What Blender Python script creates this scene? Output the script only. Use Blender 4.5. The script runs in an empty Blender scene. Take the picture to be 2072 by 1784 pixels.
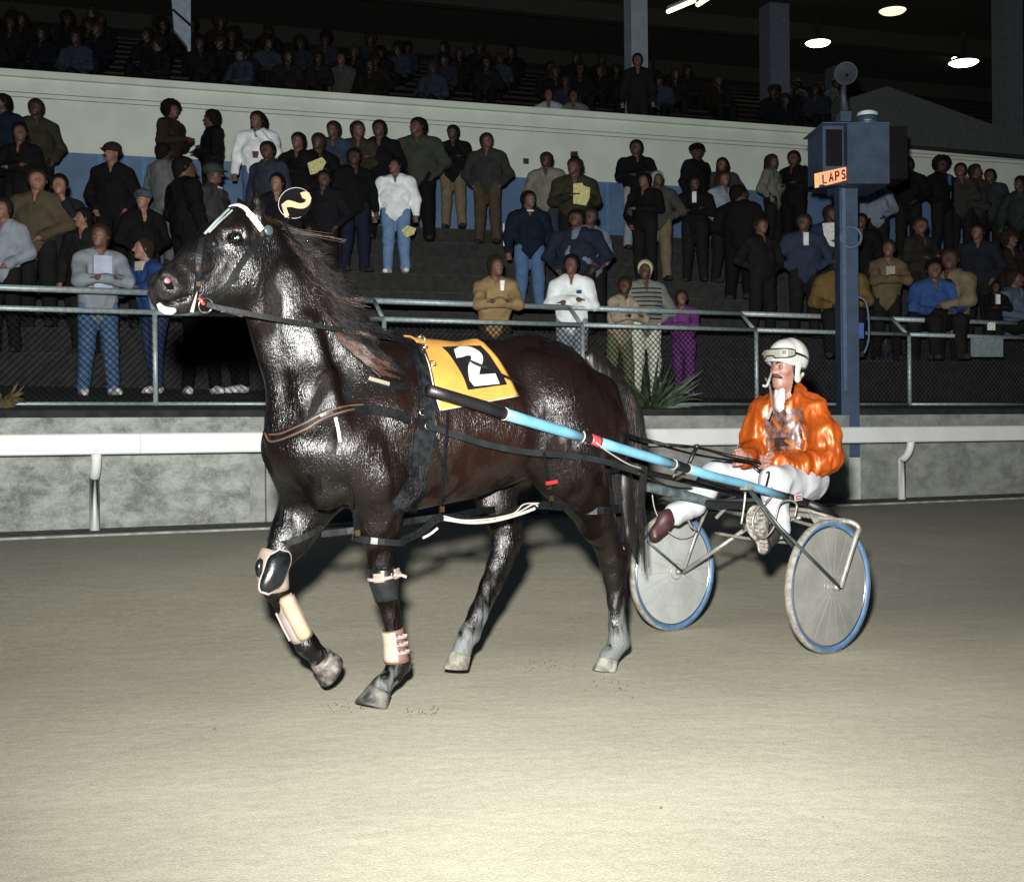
import bpy, bmesh, math, random
import numpy as np
from mathutils import Vector, Matrix, noise
from mathutils.bvhtree import BVHTree
random.seed(7); rng = np.random.RandomState(7)
S = bpy.context.scene; C = S.collection
# ------------------------------------------------------------------ camera
F = 2664.0; CX, CY, CH = 1036.0, 892.0, 1.13
rho = math.radians(.6); pit = math.atan(12/F)
fwd = Vector((0, math.cos(pit), -math.sin(pit))); up0 = Vector((0, math.sin(pit), math.cos(pit)))
right = Vector((1, 0, 0))*math.cos(rho) - up0*math.sin(rho)
up = Vector((1, 0, 0))*math.sin(rho) + up0*math.cos(rho)
CAM = Vector((0, 0, CH))
cd = bpy.data.cameras.new('camera'); cd.sensor_width = 36; cd.lens = 36*F/2072.0
cd.clip_start = .05; cd.clip_end = 500
co = bpy.data.objects.new('camera', cd); C.objects.link(co)
m = Matrix.Identity(4)
for i, v in enumerate((right, up, -fwd)):
    for j in range(3): m[j][i] = v[j]
m.translation = CAM; co.matrix_world = m; S.camera = co
# ------------------------------------------------------------------ night sky, camera flash
w = bpy.data.worlds.new('World'); S.world = w; w.use_nodes = True
bg = w.node_tree.nodes['Background']; bg.inputs[0].default_value = (.35, .5, .8, 1); bg.inputs[1].default_value = .028
fl = bpy.data.lights.new('flash', 'SPOT'); fl.energy = 6500; fl.spot_size = math.radians(112); fl.spot_blend = 1.0
fl.shadow_soft_size = .07; fl.color = (1, .985, .95)
fo = bpy.data.objects.new('flash', fl); C.objects.link(fo); fo.location = (-.10, 0, 1.50)
fo.rotation_euler = (Vector((.6, 12, 5.6)) - fo.location).to_track_quat('-Z', 'Y').to_euler()
S.view_settings.view_transform = 'Standard'; S.view_settings.look = 'None'; S.view_settings.exposure = 0.42
S.render.resolution_x = 1024; S.render.resolution_y = 881

def ray(x, y): return fwd + right*((x-CX)/F) + up*((CY-y)/F)
def at_depth(x, y, z): return CAM + ray(x, y)*z
class Frame:
    """a thing's own frame: origin, forward, left; px() turns a traced point on the plane left=yl into the frame's point"""
    def __init__(s, o, heading):
        t = math.radians(heading); s.o = Vector(o); s.u = Vector((-math.cos(t), -math.sin(t), 0)); s.l = Vector((-s.u.y, s.u.x, 0))
    def px(s, x, y, yl=0.0):
        r = ray(x, y); t = (yl - (CAM-s.o).dot(s.l))/r.dot(s.l); p = CAM + r*t
        return Vector(((p-s.o).dot(s.u), yl, p.z))
    def w(s, p): return s.o + s.u*p[0] + s.l*p[1] + Vector((0, 0, p[2]))
    def wpx(s, x, y, yl=0.0): return s.w(s.px(x, y, yl))
HF = Frame((-.13, 5.99, 0), 37)
SF = Frame((1.26, 7.12, 0), 40)

# ------------------------------------------------------------------ object helpers
OFF = {}
def tag(o, label=None, cat=None, group=None, kind=None):
    if label: o['label'] = label
    if cat: o['category'] = cat
    if group: o['group'] = group
    if kind: o['kind'] = kind
    return o
def thing(name, loc, label, cat, group=None):
    o = bpy.data.objects.new(name, None); C.objects.link(o); o.location = loc; o.empty_display_size = .2
    OFF[o.name] = Vector(loc); return tag(o, label, cat, group)
def obj(name, V, Fc, m, parent=None, smooth=True, loc=None):
    """V in world coordinates"""
    off = OFF[parent.name] if parent else (Vector(loc) if loc is not None else Vector((0, 0, 0)))
    me = bpy.data.meshes.new(name)
    V = [tuple(Vector(v)-off) for v in V] if not isinstance(V, np.ndarray) else (V-np.array(off))
    if isinstance(V, np.ndarray):
        me.from_pydata(V.tolist(), [], Fc.tolist() if isinstance(Fc, np.ndarray) else Fc)
    else: me.from_pydata(V, [], Fc)
    me.validate(); me.update()
    if smooth: me.polygons.foreach_set('use_smooth', [True]*len(me.polygons))
    if m: me.materials.append(m)
    o = bpy.data.objects.new(name, me); C.objects.link(o)
    if parent: o.parent = parent
    elif loc is not None: o.location = loc
    OFF[o.name] = off; return o
class MB:
    def __init__(s): s.v = []; s.f = []
    def add(s, V, Fc):
        b = len(s.v); s.v += [Vector(x) for x in V]; s.f += [tuple(i+b for i in f) for f in Fc]; return s
    def box(s, c, X, Y, Z):
        c = Vector(c); X, Y, Z = Vector(X), Vector(Y), Vector(Z)
        V = [c+X*a+Y*b+Z*d for d in (-1, 1) for b in (-1, 1) for a in (-1, 1)]
        return s.add(V, [(0, 2, 3, 1), (4, 5, 7, 6), (0, 1, 5, 4), (2, 6, 7, 3), (0, 4, 6, 2), (1, 3, 7, 5)])
    def tube(s, P, R, n=8, cap=True, sc=None):
        P = [Vector(p) for p in P]; k = len(P)
        if not hasattr(R, '__len__'): R = [R]*k
        ref = None; b = []
        for i in range(k):
            t = (P[min(i+1, k-1)]-P[max(i-1, 0)]).normalized()
            if ref is None:
                ref = t.cross(Vector((0, 0, 1)));
                if ref.length < .1: ref = t.cross(Vector((1, 0, 0)))
            else: ref = ref - t*ref.dot(t)
            ref.normalize(); q = t.cross(ref)
            for j in range(n):
                a = 2*math.pi*j/n; b.append(P[i]+(ref*math.cos(a)+q*math.sin(a))*R[i])
        f = [(i*n+j, i*n+(j+1) % n, (i+1)*n+(j+1) % n, (i+1)*n+j) for i in range(k-1) for j in range(n)]
        if cap: f += [tuple(range(n-1, -1, -1)), tuple((k-1)*n+j for j in range(n))]
        return s.add(b, f)
    def ring(s, c, N, R, r, n=32, mth=8, sx=1.0):
        c = Vector(c); N = Vector(N).normalized(); A = N.orthogonal().normalized(); B = N.cross(A); V = []; Fc = []
        for i in range(n):
            a = 2*math.pi*i/n; d = A*math.cos(a)+B*math.sin(a)
            for j in range(mth):
                q = 2*math.pi*j/mth; V.append(c+d*(R+r*math.cos(q))+N*(r*sx*math.sin(q)))
        for i in range(n):
            for j in range(mth): Fc.append((i*mth+j, ((i+1) % n)*mth+j, ((i+1) % n)*mth+(j+1) % mth, i*mth+(j+1) % mth))
        return s.add(V, Fc)
    def lathe(s, c, N, prof, n=32):
        c = Vector(c); N = Vector(N).normalized(); A = N.orthogonal().normalized(); B = N.cross(A); V = []; k = len(prof)
        for i in range(n):
            a = 2*math.pi*i/n; d = A*math.cos(a)+B*math.sin(a)
            V += [c+d*r+N*z for r, z in prof]
        return s.add(V, [(i*k+j, ((i+1) % n)*k+j, ((i+1) % n)*k+j+1, i*k+j+1) for i in range(n) for j in range(k-1)])
    def strap(s, P, Nn, wd, th):
        """flat strap: path, face normals, width, thickness"""
        P = [Vector(p) for p in P]; k = len(P); V = []
        if not hasattr(wd, '__len__'): wd = [wd]*k
        for i in range(k):
            t = (P[min(i+1, k-1)]-P[max(i-1, 0)]).normalized(); n = Vector(Nn[i] if isinstance(Nn, list) else Nn); n = (n-t*n.dot(t)).normalized(); b = t.cross(n)
            for a, c in ((-1, 0), (1, 0), (1, 1), (-1, 1)): V.append(P[i]+b*(a*wd[i]/2)+n*(c*th))
        f = [(i*4+j, i*4+(j+1) % 4, (i+1)*4+(j+1) % 4, (i+1)*4+j) for i in range(k-1) for j in range(4)]+[(3, 2, 1, 0), tuple((k-1)*4+j for j in range(4))]
        return s.add(V, f)
    def prism(s, poly, ax):
        """closed polygon (world points) extruded by vector ax"""
        n = len(poly); ax = Vector(ax); P = [Vector(p) for p in poly]
        return s.add(P+[p+ax for p in P], [tuple(range(n)), tuple(range(2*n-1, n-1, -1))]+[(i, i+n, (i+1) % n+n, (i+1) % n) for i in range(n)])
    def build(s, name, m, parent=None, smooth=False, loc=None, **k): return obj(name, s.v, s.f, m, parent, smooth, loc)
def cr(P, n=6):
    """Catmull-Rom through points (tuples or Vectors of any size)"""
    P = [np.array(p, float) for p in P]; Q = [2*P[0]-P[1]]+P+[2*P[-1]-P[-2]]; out = []
    for i in range(1, len(Q)-2):
        for j in range(n):
            t = j/n; a, b, c, d = Q[i-1], Q[i], Q[i+1], Q[i+2]
            out.append(.5*(2*b+(c-a)*t+(2*a-5*b+4*c-d)*t*t+(3*b-a-3*c+d)*t**3))
    out.append(P[-1]); return out
# ------------------------------------------------------------------ implicit modelling: blended tapered limbs -> one smooth surface
class Vol:
    def __init__(s, lo, hi, h):
        s.lo = np.array(lo, float); s.h = h; s.n = (np.ceil((np.array(hi)-s.lo)/h).astype(int)+1)
        s.D = np.full(s.n, 1.0, np.float32)
    def _win(s, lo, hi):
        a = np.clip(np.floor((lo-s.lo)/s.h).astype(int), 0, s.n-1); b = np.clip(np.ceil((hi-s.lo)/s.h).astype(int)+1, 1, s.n)
        ax = [s.lo[i]+s.h*np.arange(a[i], b[i]) for i in range(3)]
        return tuple(slice(a[i], b[i]) for i in range(3)), np.meshgrid(*ax, indexing='ij')
    def cone(s, p, q, r0, r1=None, sc=(1, 1, 1), k=.03, sub=False):
        p = np.array(p, float); q = np.array(q, float); r1 = r0 if r1 is None else r1; sc = np.array(sc, float)
        R = np.array([max(r0, r1)]*3)*sc+k+2*s.h
        win, G = s._win(np.minimum(p, q)-R, np.maximum(p, q)+R)
        if G[0].size == 0: return s
        c = (p+q)/2; P = [(G[i]-c[i])/sc[i] for i in range(3)]; a = (p-c)/sc; b = (q-c)/sc; ba = b-a; L = float(ba@ba)+1e-12
        t = np.clip(sum((P[i]-a[i])*ba[i] for i in range(3))/L, 0, 1)
        d = np.sqrt(sum((P[i]-a[i]-ba[i]*t)**2 for i in range(3)))-(r0+(r1-r0)*t)
        d = d*min(sc); D = s.D[win]
        if sub: d = -d; h = np.maximum(k-np.abs(D-d), 0)/k; s.D[win] = np.maximum(D, d)+h*h*k*.25
        else: h = np.maximum(k-np.abs(D-d), 0)/k; s.D[win] = np.minimum(D, d)-h*h*k*.25
        return s
    def chain(s, pts, sc=(1, 1, 1), k=.03):
        """pts: list of (point, radius)"""
        for (p, r), (q, t) in zip(pts, pts[1:]): s.cone(p, q, r, t, sc, k)
        return s
    def cut(s, n, d):
        """keep the side where n.x < d"""
        ax = [s.lo[i]+s.h*np.arange(s.n[i]) for i in range(3)]
        s.D = np.maximum(s.D, (n[0]*ax[0][:, None, None]+n[1]*ax[1][None, :, None]+n[2]*ax[2][None, None, :]-d).astype(np.float32)); return s
    def mesh(s, smooth=1):
        D = s.D; Sg = D < 0; nx, ny, nz = D.shape
        c = np.zeros((nx-1, ny-1, nz-1), np.int8)
        for a in (0, 1):
            for b in (0, 1):
                for e in (0, 1): c += Sg[a:nx-1+a, b:ny-1+b, e:nz-1+e]
        I, J, K = np.nonzero((c > 0) & (c < 8)); N = len(I)
        idx = np.full(c.shape, -1, np.int64); idx[I, J, K] = np.arange(N)
        acc = np.zeros((N, 3)); cnt = np.zeros(N)
        for ax in range(3):
            for a in (0, 1):
                for b in (0, 1):
                    o = [0, 0, 0]; oth = [i for i in range(3) if i != ax]; o[oth[0]] = a; o[oth[1]] = b
                    o2 = list(o); o2[ax] = 1
                    d0 = D[I+o[0], J+o[1], K+o[2]]; d1 = D[I+o2[0], J+o2[1], K+o2[2]]
                    mk = (d0 < 0) != (d1 < 0); t = np.where(mk, d0/np.where(mk, d0-d1, 1), 0)
                    pos = np.zeros((N, 3)); pos[:, ax] = t; pos[:, oth[0]] = a; pos[:, oth[1]] = b
                    acc += pos*mk[:, None]; cnt += mk
        V = (np.stack([I, J, K], 1)+acc/cnt[:, None])*s.h+s.lo
        Fs = []
        for ax in range(3):
            sl0 = [slice(1, -1)]*3; sl1 = [slice(1, -1)]*3; sl0[ax] = slice(0, -1); sl1[ax] = slice(1, None)
            A = Sg[tuple(sl0)]; B = Sg[tuple(sl1)]; e = np.nonzero(A != B); fl = A[e]
            P = [e[i]+(0 if i == ax else 1) for i in range(3)]; u, v = [(1, 2), (2, 0), (0, 1)][ax]
            q = []
            for du, dv in ((-1, -1), (0, -1), (0, 0), (-1, 0)):
                Q = list(P); Q[u] = Q[u]+du; Q[v] = Q[v]+dv; q.append(idx[Q[0], Q[1], Q[2]])
            q = np.stack(q, 1); q[~fl] = q[~fl][:, ::-1]; Fs.append(q)
        Fc = np.concatenate(Fs); Fc = Fc[(Fc >= 0).all(1)]
        for _ in range(smooth):
            a = np.zeros_like(V); n = np.zeros(N)
            for i in range(4):
                np.add.at(a, Fc[:, i], V[Fc[:, (i+1) % 4]]); np.add.at(n, Fc[:, i], 1)
                np.add.at(a, Fc[:, i], V[Fc[:, i-1]]); np.add.at(n, Fc[:, i], 1)
            V = .5*V+.5*a/np.maximum(n, 1)[:, None]
        return V, Fc
def toW(fr, V):
    V = np.asarray(V); o, u, l = np.array(fr.o), np.array(fr.u), np.array(fr.l)
    return o+V[:, :1]*u+V[:, 1:2]*l+V[:, 2:3]*np.array((0, 0, 1.))
def vnormals(V, Fc):
    n = np.cross(V[Fc[:, 2]]-V[Fc[:, 0]], V[Fc[:, 3]]-V[Fc[:, 1]]); N = np.zeros_like(V)
    for i in range(4): np.add.at(N, Fc[:, i], n)
    return N/np.maximum(np.linalg.norm(N, axis=1), 1e-9)[:, None]
def rumple(V, Fc, amp, sc, str3=(1, 1, 1), seed=0.0, ridge=False):
    N = vnormals(V, Fc); d = np.empty(len(V))
    for i, v in enumerate(V):
        q = noise.noise(Vector((v[0]*sc*str3[0]+seed, v[1]*sc*str3[1], v[2]*sc*str3[2])))
        d[i] = (1-2.4*abs(q)) if ridge else q
    return V+N*(d*amp)[:, None]
# ------------------------------------------------------------------ materials
MATS = {}
def mat(name, col, rough=.6, metal=0, var=.12, scale=12, bump=0, bscale=60, spec=.5, coat=0, bstr=None, emit=None, col2=None, sheen=0, alpha=None, fac=(.4, .6)):
    if name in MATS: return MATS[name]
    m = bpy.data.materials.new(name); m.use_nodes = True; nt = m.node_tree; N = nt.nodes; b = N['Principled BSDF']
    tc = N.new('ShaderNodeTexCoord'); L = nt.links.new
    c = tuple(col)+(1,)
    b.inputs['Roughness'].default_value = rough; b.inputs['Metallic'].default_value = metal
    b.inputs['Specular IOR Level'].default_value = spec; b.inputs['Coat Weight'].default_value = coat
    if sheen: b.inputs['Sheen Weight'].default_value = sheen
    nz = N.new('ShaderNodeTexNoise'); nz.inputs['Scale'].default_value = scale; nz.inputs['Detail'].default_value = 6; L(tc.outputs['Object'], nz.inputs['Vector'])
    mr = N.new('ShaderNodeMapRange'); mr.inputs[1].default_value = fac[0]; mr.inputs[2].default_value = fac[1]; L(nz.outputs['Fac'], mr.inputs[0])
    mx = N.new('ShaderNodeMix'); mx.data_type = 'RGBA'; L(mr.outputs[0], mx.inputs[0])
    mx.inputs[6].default_value = tuple(x*(1-var) for x in col)+(1,)
    mx.inputs[7].default_value = (tuple(col2)+(1,)) if col2 else tuple(min(1, x*(1+var)) for x in col)+(1,)
    L(mx.outputs[2], b.inputs['Base Color'])
    if bump:
        n2 = N.new('ShaderNodeTexNoise'); n2.inputs['Scale'].default_value = bscale; n2.inputs['Detail'].default_value = 4
        if bstr:
            mp = N.new('ShaderNodeMapping'); mp.inputs['Scale'].default_value = bstr; L(tc.outputs['Object'], mp.inputs[0]); L(mp.outputs[0], n2.inputs['Vector'])
        else: L(tc.outputs['Object'], n2.inputs['Vector'])
        bp = N.new('ShaderNodeBump'); bp.inputs['Strength'].default_value = 1; bp.inputs['Distance'].default_value = bump; L(n2.outputs['Fac'], bp.inputs['Height']); L(bp.outputs[0], b.inputs['Normal'])
    if emit: b.inputs['Emission Color'].default_value = tuple(col)+(1,); b.inputs['Emission Strength'].default_value = emit
    if alpha is not None: b.inputs['Alpha'].default_value = alpha
    MATS[name] = m; return m
# ------------------------------------------------------------------ the setting
aF = math.atan(math.tan(math.radians(25))); eF = Vector((math.cos(aF), math.sin(aF), 0)); nF = Vector((-math.sin(aF), math.cos(aF), 0))
aB = math.radians(18.5); eB = Vector((math.cos(aB), math.sin(aB), 0)); nB = Vector((-math.sin(aB), math.cos(aB), 0)); Zv = Vector((0, 0, 1))
def FP(s, d, z): return eF*s+nF*d+Zv*z
def BP(s, d, z): return eB*s+nB*d+Zv*z
def gz(d):
    t = min(max((d-6.6)/4.8, 0), 1); return .33*t*t*(3-2*t)
def ground_mat():
    m = bpy.data.materials.new('track_sand'); m.use_nodes = True; nt = m.node_tree; N = nt.nodes; L = nt.links.new; b = N['Principled BSDF']
    tc = N.new('ShaderNodeTexCoord'); b.inputs['Roughness'].default_value = .95; b.inputs['Specular IOR Level'].default_value = .15
    def nz(sc, det, st=None):
        n = N.new('ShaderNodeTexNoise'); n.inputs['Scale'].default_value = sc; n.inputs['Detail'].default_value = det
        mp = N.new('ShaderNodeMapping'); mp.inputs['Rotation'].default_value = (0, 0, -aF); mp.inputs['Scale'].default_value = st or (1, 1, 1)
        L(tc.outputs['Object'], mp.inputs[0]); L(mp.outputs[0], n.inputs['Vector']); return n.outputs['Fac']
    a = nz(130, 3); c = nz(1.3, 5); s = nz(5, 6, (.12, 2.2, 1)); g = nz(24, 5)
    def mth(op, x, y):
        n = N.new('ShaderNodeMath'); n.operation = op
        for i, v in enumerate((x, y)):
            if isinstance(v, float): n.inputs[i].default_value = v
            else: L(v, n.inputs[i])
        return n.outputs[0]
    t = mth('ADD', mth('ADD', mth('MULTIPLY', a, 1.1), mth('MULTIPLY', c, .45)), mth('ADD', mth('MULTIPLY', s, .14), mth('MULTIPLY', g, .4)))
    r = N.new('ShaderNodeMapRange'); r.inputs[1].default_value = .75; r.inputs[2].default_value = 1.55; L(t, r.inputs[0])
    x = N.new('ShaderNodeMix'); x.data_type = 'RGBA'; L(r.outputs[0], x.inputs[0]); x.inputs[6].default_value = (.31, .295, .225, 1); x.inputs[7].default_value = (.62, .595, .465, 1)
    L(x.outputs[2], b.inputs['Base Color'])
    bp = N.new('ShaderNodeBump'); bp.inputs['Distance'].default_value = .0025; bp.inputs['Strength'].default_value = .8
    L(mth('ADD', mth('MULTIPLY', a, 1.0), mth('ADD', mth('MULTIPLY', g, .5), mth('MULTIPLY', nz(7, 3, (1, 1.3, 1)), 1.6))), bp.inputs['Height']); L(bp.outputs[0], b.inputs['Normal']); return m
V = []; Fc = []; ds = [-60, -20, -6]+[i*.4 for i in range(-14, 29)]; ss = [-80+i*4 for i in range(41)]
ds = sorted(set(ds))+[11.3]
for d in ds:
    for s_ in ss: V.append(FP(s_, d, gz(d)))
n = len(ss); Fc = [(i*n+j, i*n+j+1, (i+1)*n+j+1, (i+1)*n+j) for i in range(len(ds)-1) for j in range(n-1)]
tag(obj('track', V, Fc, ground_mat()), kind='structure')
def rail_line(name, d0, d1, z0, z1, m, kind='structure', s0=-60, s1=60, step=None):
    mb = MB(); step = step or (s1-s0); s_ = s0
    while s_ < s1-1e-6:
        mb.box(FP(s_+step/2, (d0+d1)/2, (z0+z1)/2), eF*(step/2-.002), nF*((d1-d0)/2), Zv*((z1-z0)/2)); s_ += step
    o = mb.build(name, m)
    if kind: tag(o, kind=kind)
    return o
rail_line('kerb', 11.3, 11.42, .1, .348, mat('kerb_concrete', (.27, .29, .27), .85, scale=9, var=.25, bump=.002), step=3.0)
rail_line('verge', 11.42, 12.25, .05, .335, mat('verge_dirt', (.10, .095, .07), .95, scale=14, var=.5, bump=.02, bscale=40))
def concrete(name, lo, hi, seed):
    m = bpy.data.materials.new(name); m.use_nodes = True; nt = m.node_tree; N = nt.nodes; L = nt.links.new; b = N['Principled BSDF']; b.inputs['Roughness'].default_value = .9; b.inputs['Specular IOR Level'].default_value = .2
    tc = N.new('ShaderNodeTexCoord'); mp = N.new('ShaderNodeMapping'); mp.inputs['Location'].default_value = (seed, seed*.7, 0); mp.inputs['Scale'].default_value = (1, 1, 1.5); L(tc.outputs['Object'], mp.inputs[0])
    n1 = N.new('ShaderNodeTexNoise'); n1.inputs['Scale'].default_value = 3.8; n1.inputs['Detail'].default_value = 12; n1.inputs['Roughness'].default_value = .7; n1.inputs['Distortion'].default_value = .25; L(mp.outputs[0], n1.inputs['Vector'])
    n2 = N.new('ShaderNodeTexNoise'); n2.inputs['Scale'].default_value = 45; n2.inputs['Detail'].default_value = 4; L(mp.outputs[0], n2.inputs['Vector'])
    cr_ = N.new('ShaderNodeValToRGB'); e = cr_.color_ramp.elements; e[0].position = .36; e[0].color = tuple(lo)+(1,); e[1].position = .6; e[1].color = tuple(hi)+(1,)
    e2 = e.new(.47); e2.color = tuple((a*.55+c*.45) for a, c in zip(lo, hi))+(1,)
    ad = N.new('ShaderNodeMath'); ad.operation = 'MULTIPLY_ADD'; L(n2.outputs['Fac'], ad.inputs[0]); ad.inputs[1].default_value = .22; L(n1.outputs['Fac'], ad.inputs[2])
    sb = N.new('ShaderNodeMath'); sb.operation = 'SUBTRACT'; L(ad.outputs[0], sb.inputs[0]); sb.inputs[1].default_value = .11; L(sb.outputs[0], cr_.inputs[0]); L(cr_.outputs[0], b.inputs['Base Color'])
    bp = N.new('ShaderNodeBump'); bp.inputs['Distance'].default_value = .004; L(n2.outputs['Fac'], bp.inputs['Height']); L(bp.outputs[0], b.inputs['Normal']); return m
# low retaining wall: thing with slabs
cm1 = concrete('stained_concrete', (.15, .16, .15), (.38, .41, .375), 0); cm2 = concrete('plain_concrete', (.19, .20, .185), (.33, .345, .315), 5)
rw = thing('retaining_wall', FP(-2, 12.25, .33), 'low stained grey concrete retaining wall behind the white running rail', 'wall')
sj = -22.0; joints = []
def wallseg(s0, s1, d0, zt, m, nm):
    MB().box(FP((s0+s1)/2, (d0+12.62)/2, (zt+.05)/2), eF*((s1-s0)/2-.003), nF*((12.62-d0)/2), Zv*((zt-.05)/2)).build(nm, m, rw)
sx = lambda px_, d: (d*math.tan(math.atan((px_-CX)/F)+aF))    # distance along the wall line seen at a picture column
wallseg(-26, sx(505, 12.25), 12.25, 1.325, cm1, 'wall_panel')
wallseg(sx(505, 12.25), sx(535, 12.25)+.02, 12.32, 1.325, cm2, 'pilaster')
s_ = sx(535, 12.25)+.02
for k in range(9): wallseg(s_, s_+2.6, 12.28+.004*(k % 2), 1.325-.002*(k % 3), cm2, 'wall_panel'); s_ += 2.6
MB().box(FP(-14.5, 12.246, .98), eF*12.2, nF*.002, Zv*.004).build('crack', mat('crack_dark', (.03, .03, .028), .9), rw)
mb = MB()
for k in range(60):
    a = sx(1150, 12.28)+k*.22; mb.strap([FP(a, 12.274, .995+.012*noise.noise(Vector((k*.7, 0, 0)))), FP(a+.22, 12.274, .995+.012*noise.noise(Vector(((k+1)*.7, 0, 0))))], -nF, .009, .003)
mb.build('crack', MATS['crack_dark'], rw)
# white running rail on goose-neck posts
wm = mat('rail_white', (.78, .80, .78), .5, var=.04, scale=3, bump=.0006, bscale=90)
rr = thing('running_rail', FP(-2, 11.95, .33), 'long white running rail on curved posts in front of the concrete wall', 'rail')
s_ = sx(283, 11.8)-4.9*4
while s_ < 24:
    prof = [(11.78, 1.012), (11.78, 1.168), (11.792, 1.18), (11.83, 1.18), (11.842, 1.168), (11.842, 1.012), (11.83, 1.0), (11.792, 1.0)]
    MB().prism([FP(s_+.0015, d, z) for d, z in prof], eF*(4.9-.003)).build('rail_beam', wm, rr); s_ += 4.9
for s_ in [sx(190, 11.98)-2.3*k for k in (3, 2, 1)]+[sx(190, 11.98)]+[sx(1484, 11.98)-2.3*k for k in (2, 1, 0)]+[sx(1825, 11.98)+2.3*k for k in range(5)]:
    P = [FP(s_, 11.99, .3), FP(s_, 11.99, .8)]+[FP(s_, 11.99-.16*math.sin(t)**1.3, .8+.215*(1-math.cos(t))) for t in [i*.22 for i in range(1, 8)]]
    MB().tube(P, .044, 12).build('rail_post', wm, rr, smooth=True)
# apron and terrace steps
NST = 8; D0 = 14.8; RUN = .69; RISE = (4.33-1.72)/NST; DW = 21.3
def terr(X, Y):
    p = Vector((X, Y, 0)); D = p.dot(nB); d = p.dot(nF)
    if D >= D0: return 1.72+RISE*min(NST, int((D-D0)/RUN)+1)
    return 1.4+.32*min(max((d-12.7)/2.2, 0), 1)
asph = mat('asphalt_apron', (.026, .029, .027), .9, scale=6, var=.35, bump=.004, bscale=120)
V = []; Fc = []
for s_ in range(-30, 17, 2):
    for d in (12.62, 12.7, 13.4, 14.2, 14.9): V.append(FP(s_, d, 1.31 if d < 12.65 else 1.4+.32*min(max((d-12.7)/2.2, 0), 1)))
    p = FP(s_, 14.9, 1.72); V.append(Vector((p.x, p.y, 1.72))+nB*max(0.05, 17-p.dot(nB)))
for i in range(23-1+0):
    for j in range(5): Fc.append((i*6+j, (i+1)*6+j, (i+1)*6+j+1, i*6+j+1))
tag(obj('apron_ground', V, Fc, asph, smooth=False), kind='structure')
poly = [(D0, 1.3)]
for k in range(NST):
    poly += [(D0+k*RUN, 1.72+RISE*k+(0.002 if k == 0 else 0)), (D0+k*RUN, 1.72+RISE*(k+1))]
poly += [(DW, 1.72+RISE*NST), (DW, 1.3)]
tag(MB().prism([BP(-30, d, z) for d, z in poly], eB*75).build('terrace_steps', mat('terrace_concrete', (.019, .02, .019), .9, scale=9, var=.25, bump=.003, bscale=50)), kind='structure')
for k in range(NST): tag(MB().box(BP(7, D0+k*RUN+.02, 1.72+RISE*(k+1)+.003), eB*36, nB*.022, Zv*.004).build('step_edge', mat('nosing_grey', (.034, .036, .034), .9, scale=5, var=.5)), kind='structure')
# grandstand wall: cream over blue
crm = mat('cream_paint', (.62, .68, .60), .7, var=.05, scale=2, bump=.001, bscale=30)
blu = mat('blue_paint', (.085, .155, .27), .65, var=.12, scale=2.5)
gs = thing('grandstand', BP(0, DW, 4.59), 'large dark grandstand with cream and blue front wall above the terrace', 'grandstand')
zb = 4.33; zm = 5.53; zt = 6.62
MB().box(BP(5, DW+.1, (zm+zt)/2), eB*35, nB*.1, Zv*((zt-zm)/2)).build('cream_wall', crm, gs)
MB().box(BP(5, DW+.11, (zb-.2+zm)/2), eB*35, nB*.095, Zv*((zm-zb+.2)/2)).build('blue_wall', blu, gs)
MB().box(BP(5, DW+.06, zt+.05), eB*35, nB*.16, Zv*.05).build('coping', crm, gs)
mb = MB()
for z in (6.40, 6.33): mb.box(BP(5, DW-.003, z), eB*35, nB*.003, Zv*.006)
mb.build('groove', mat('groove_grey', (.2, .21, .18), .8), gs)
p = at_depth(1073, 309, 22.3); a = p.dot(eB); MB().box(BP(a, DW-.02, p.z-.1), eB*.045, nB*.02, Zv*.045).build('wall_socket', mat('dark_box', (.02, .02, .02), .6), gs)
for px_ in (210, 298, 1232):
    t = (px_-CX)/F; a = DW*math.tan(math.atan(t)+aB); MB().box(BP(a, DW-.012, (zb+zm)/2), eB*.035, nB*.012, Zv*((zm-zb)/2-.02)).build('wall_strip', mat('blue_strip', (.08, .2, .38), .6), gs)
# dark upper deck, rows of benches, ceiling, back wall
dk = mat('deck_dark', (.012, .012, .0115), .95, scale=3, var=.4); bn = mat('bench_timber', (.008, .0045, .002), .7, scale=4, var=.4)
NR = 10; RR = .82; RZ = .33; ZF = 6.25
poly = [(DW+.2, 5.9), (DW+.2, ZF), (DW+1.3, ZF)]
for k in range(NR): poly += [(DW+1.3+k*RR, ZF+RZ*(k+1)), (DW+1.3+(k+1)*RR, ZF+RZ*(k+1))]
poly += [(DW+1.3+NR*RR, 5.9)]
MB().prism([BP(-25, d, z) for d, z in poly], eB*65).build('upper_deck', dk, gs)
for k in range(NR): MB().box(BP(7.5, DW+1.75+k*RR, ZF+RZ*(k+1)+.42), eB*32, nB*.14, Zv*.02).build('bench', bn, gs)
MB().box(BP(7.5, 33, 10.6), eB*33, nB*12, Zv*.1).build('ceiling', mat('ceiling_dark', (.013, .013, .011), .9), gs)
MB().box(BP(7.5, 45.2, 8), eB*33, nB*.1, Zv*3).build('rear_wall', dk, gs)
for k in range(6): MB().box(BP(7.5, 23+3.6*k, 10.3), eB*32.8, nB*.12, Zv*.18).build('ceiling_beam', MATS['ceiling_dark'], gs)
colm = mat('column_grey', (.22, .27, .33), .75, var=.1, scale=4); cold = mat('column_dark', (.07, .085, .115), .75)
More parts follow.
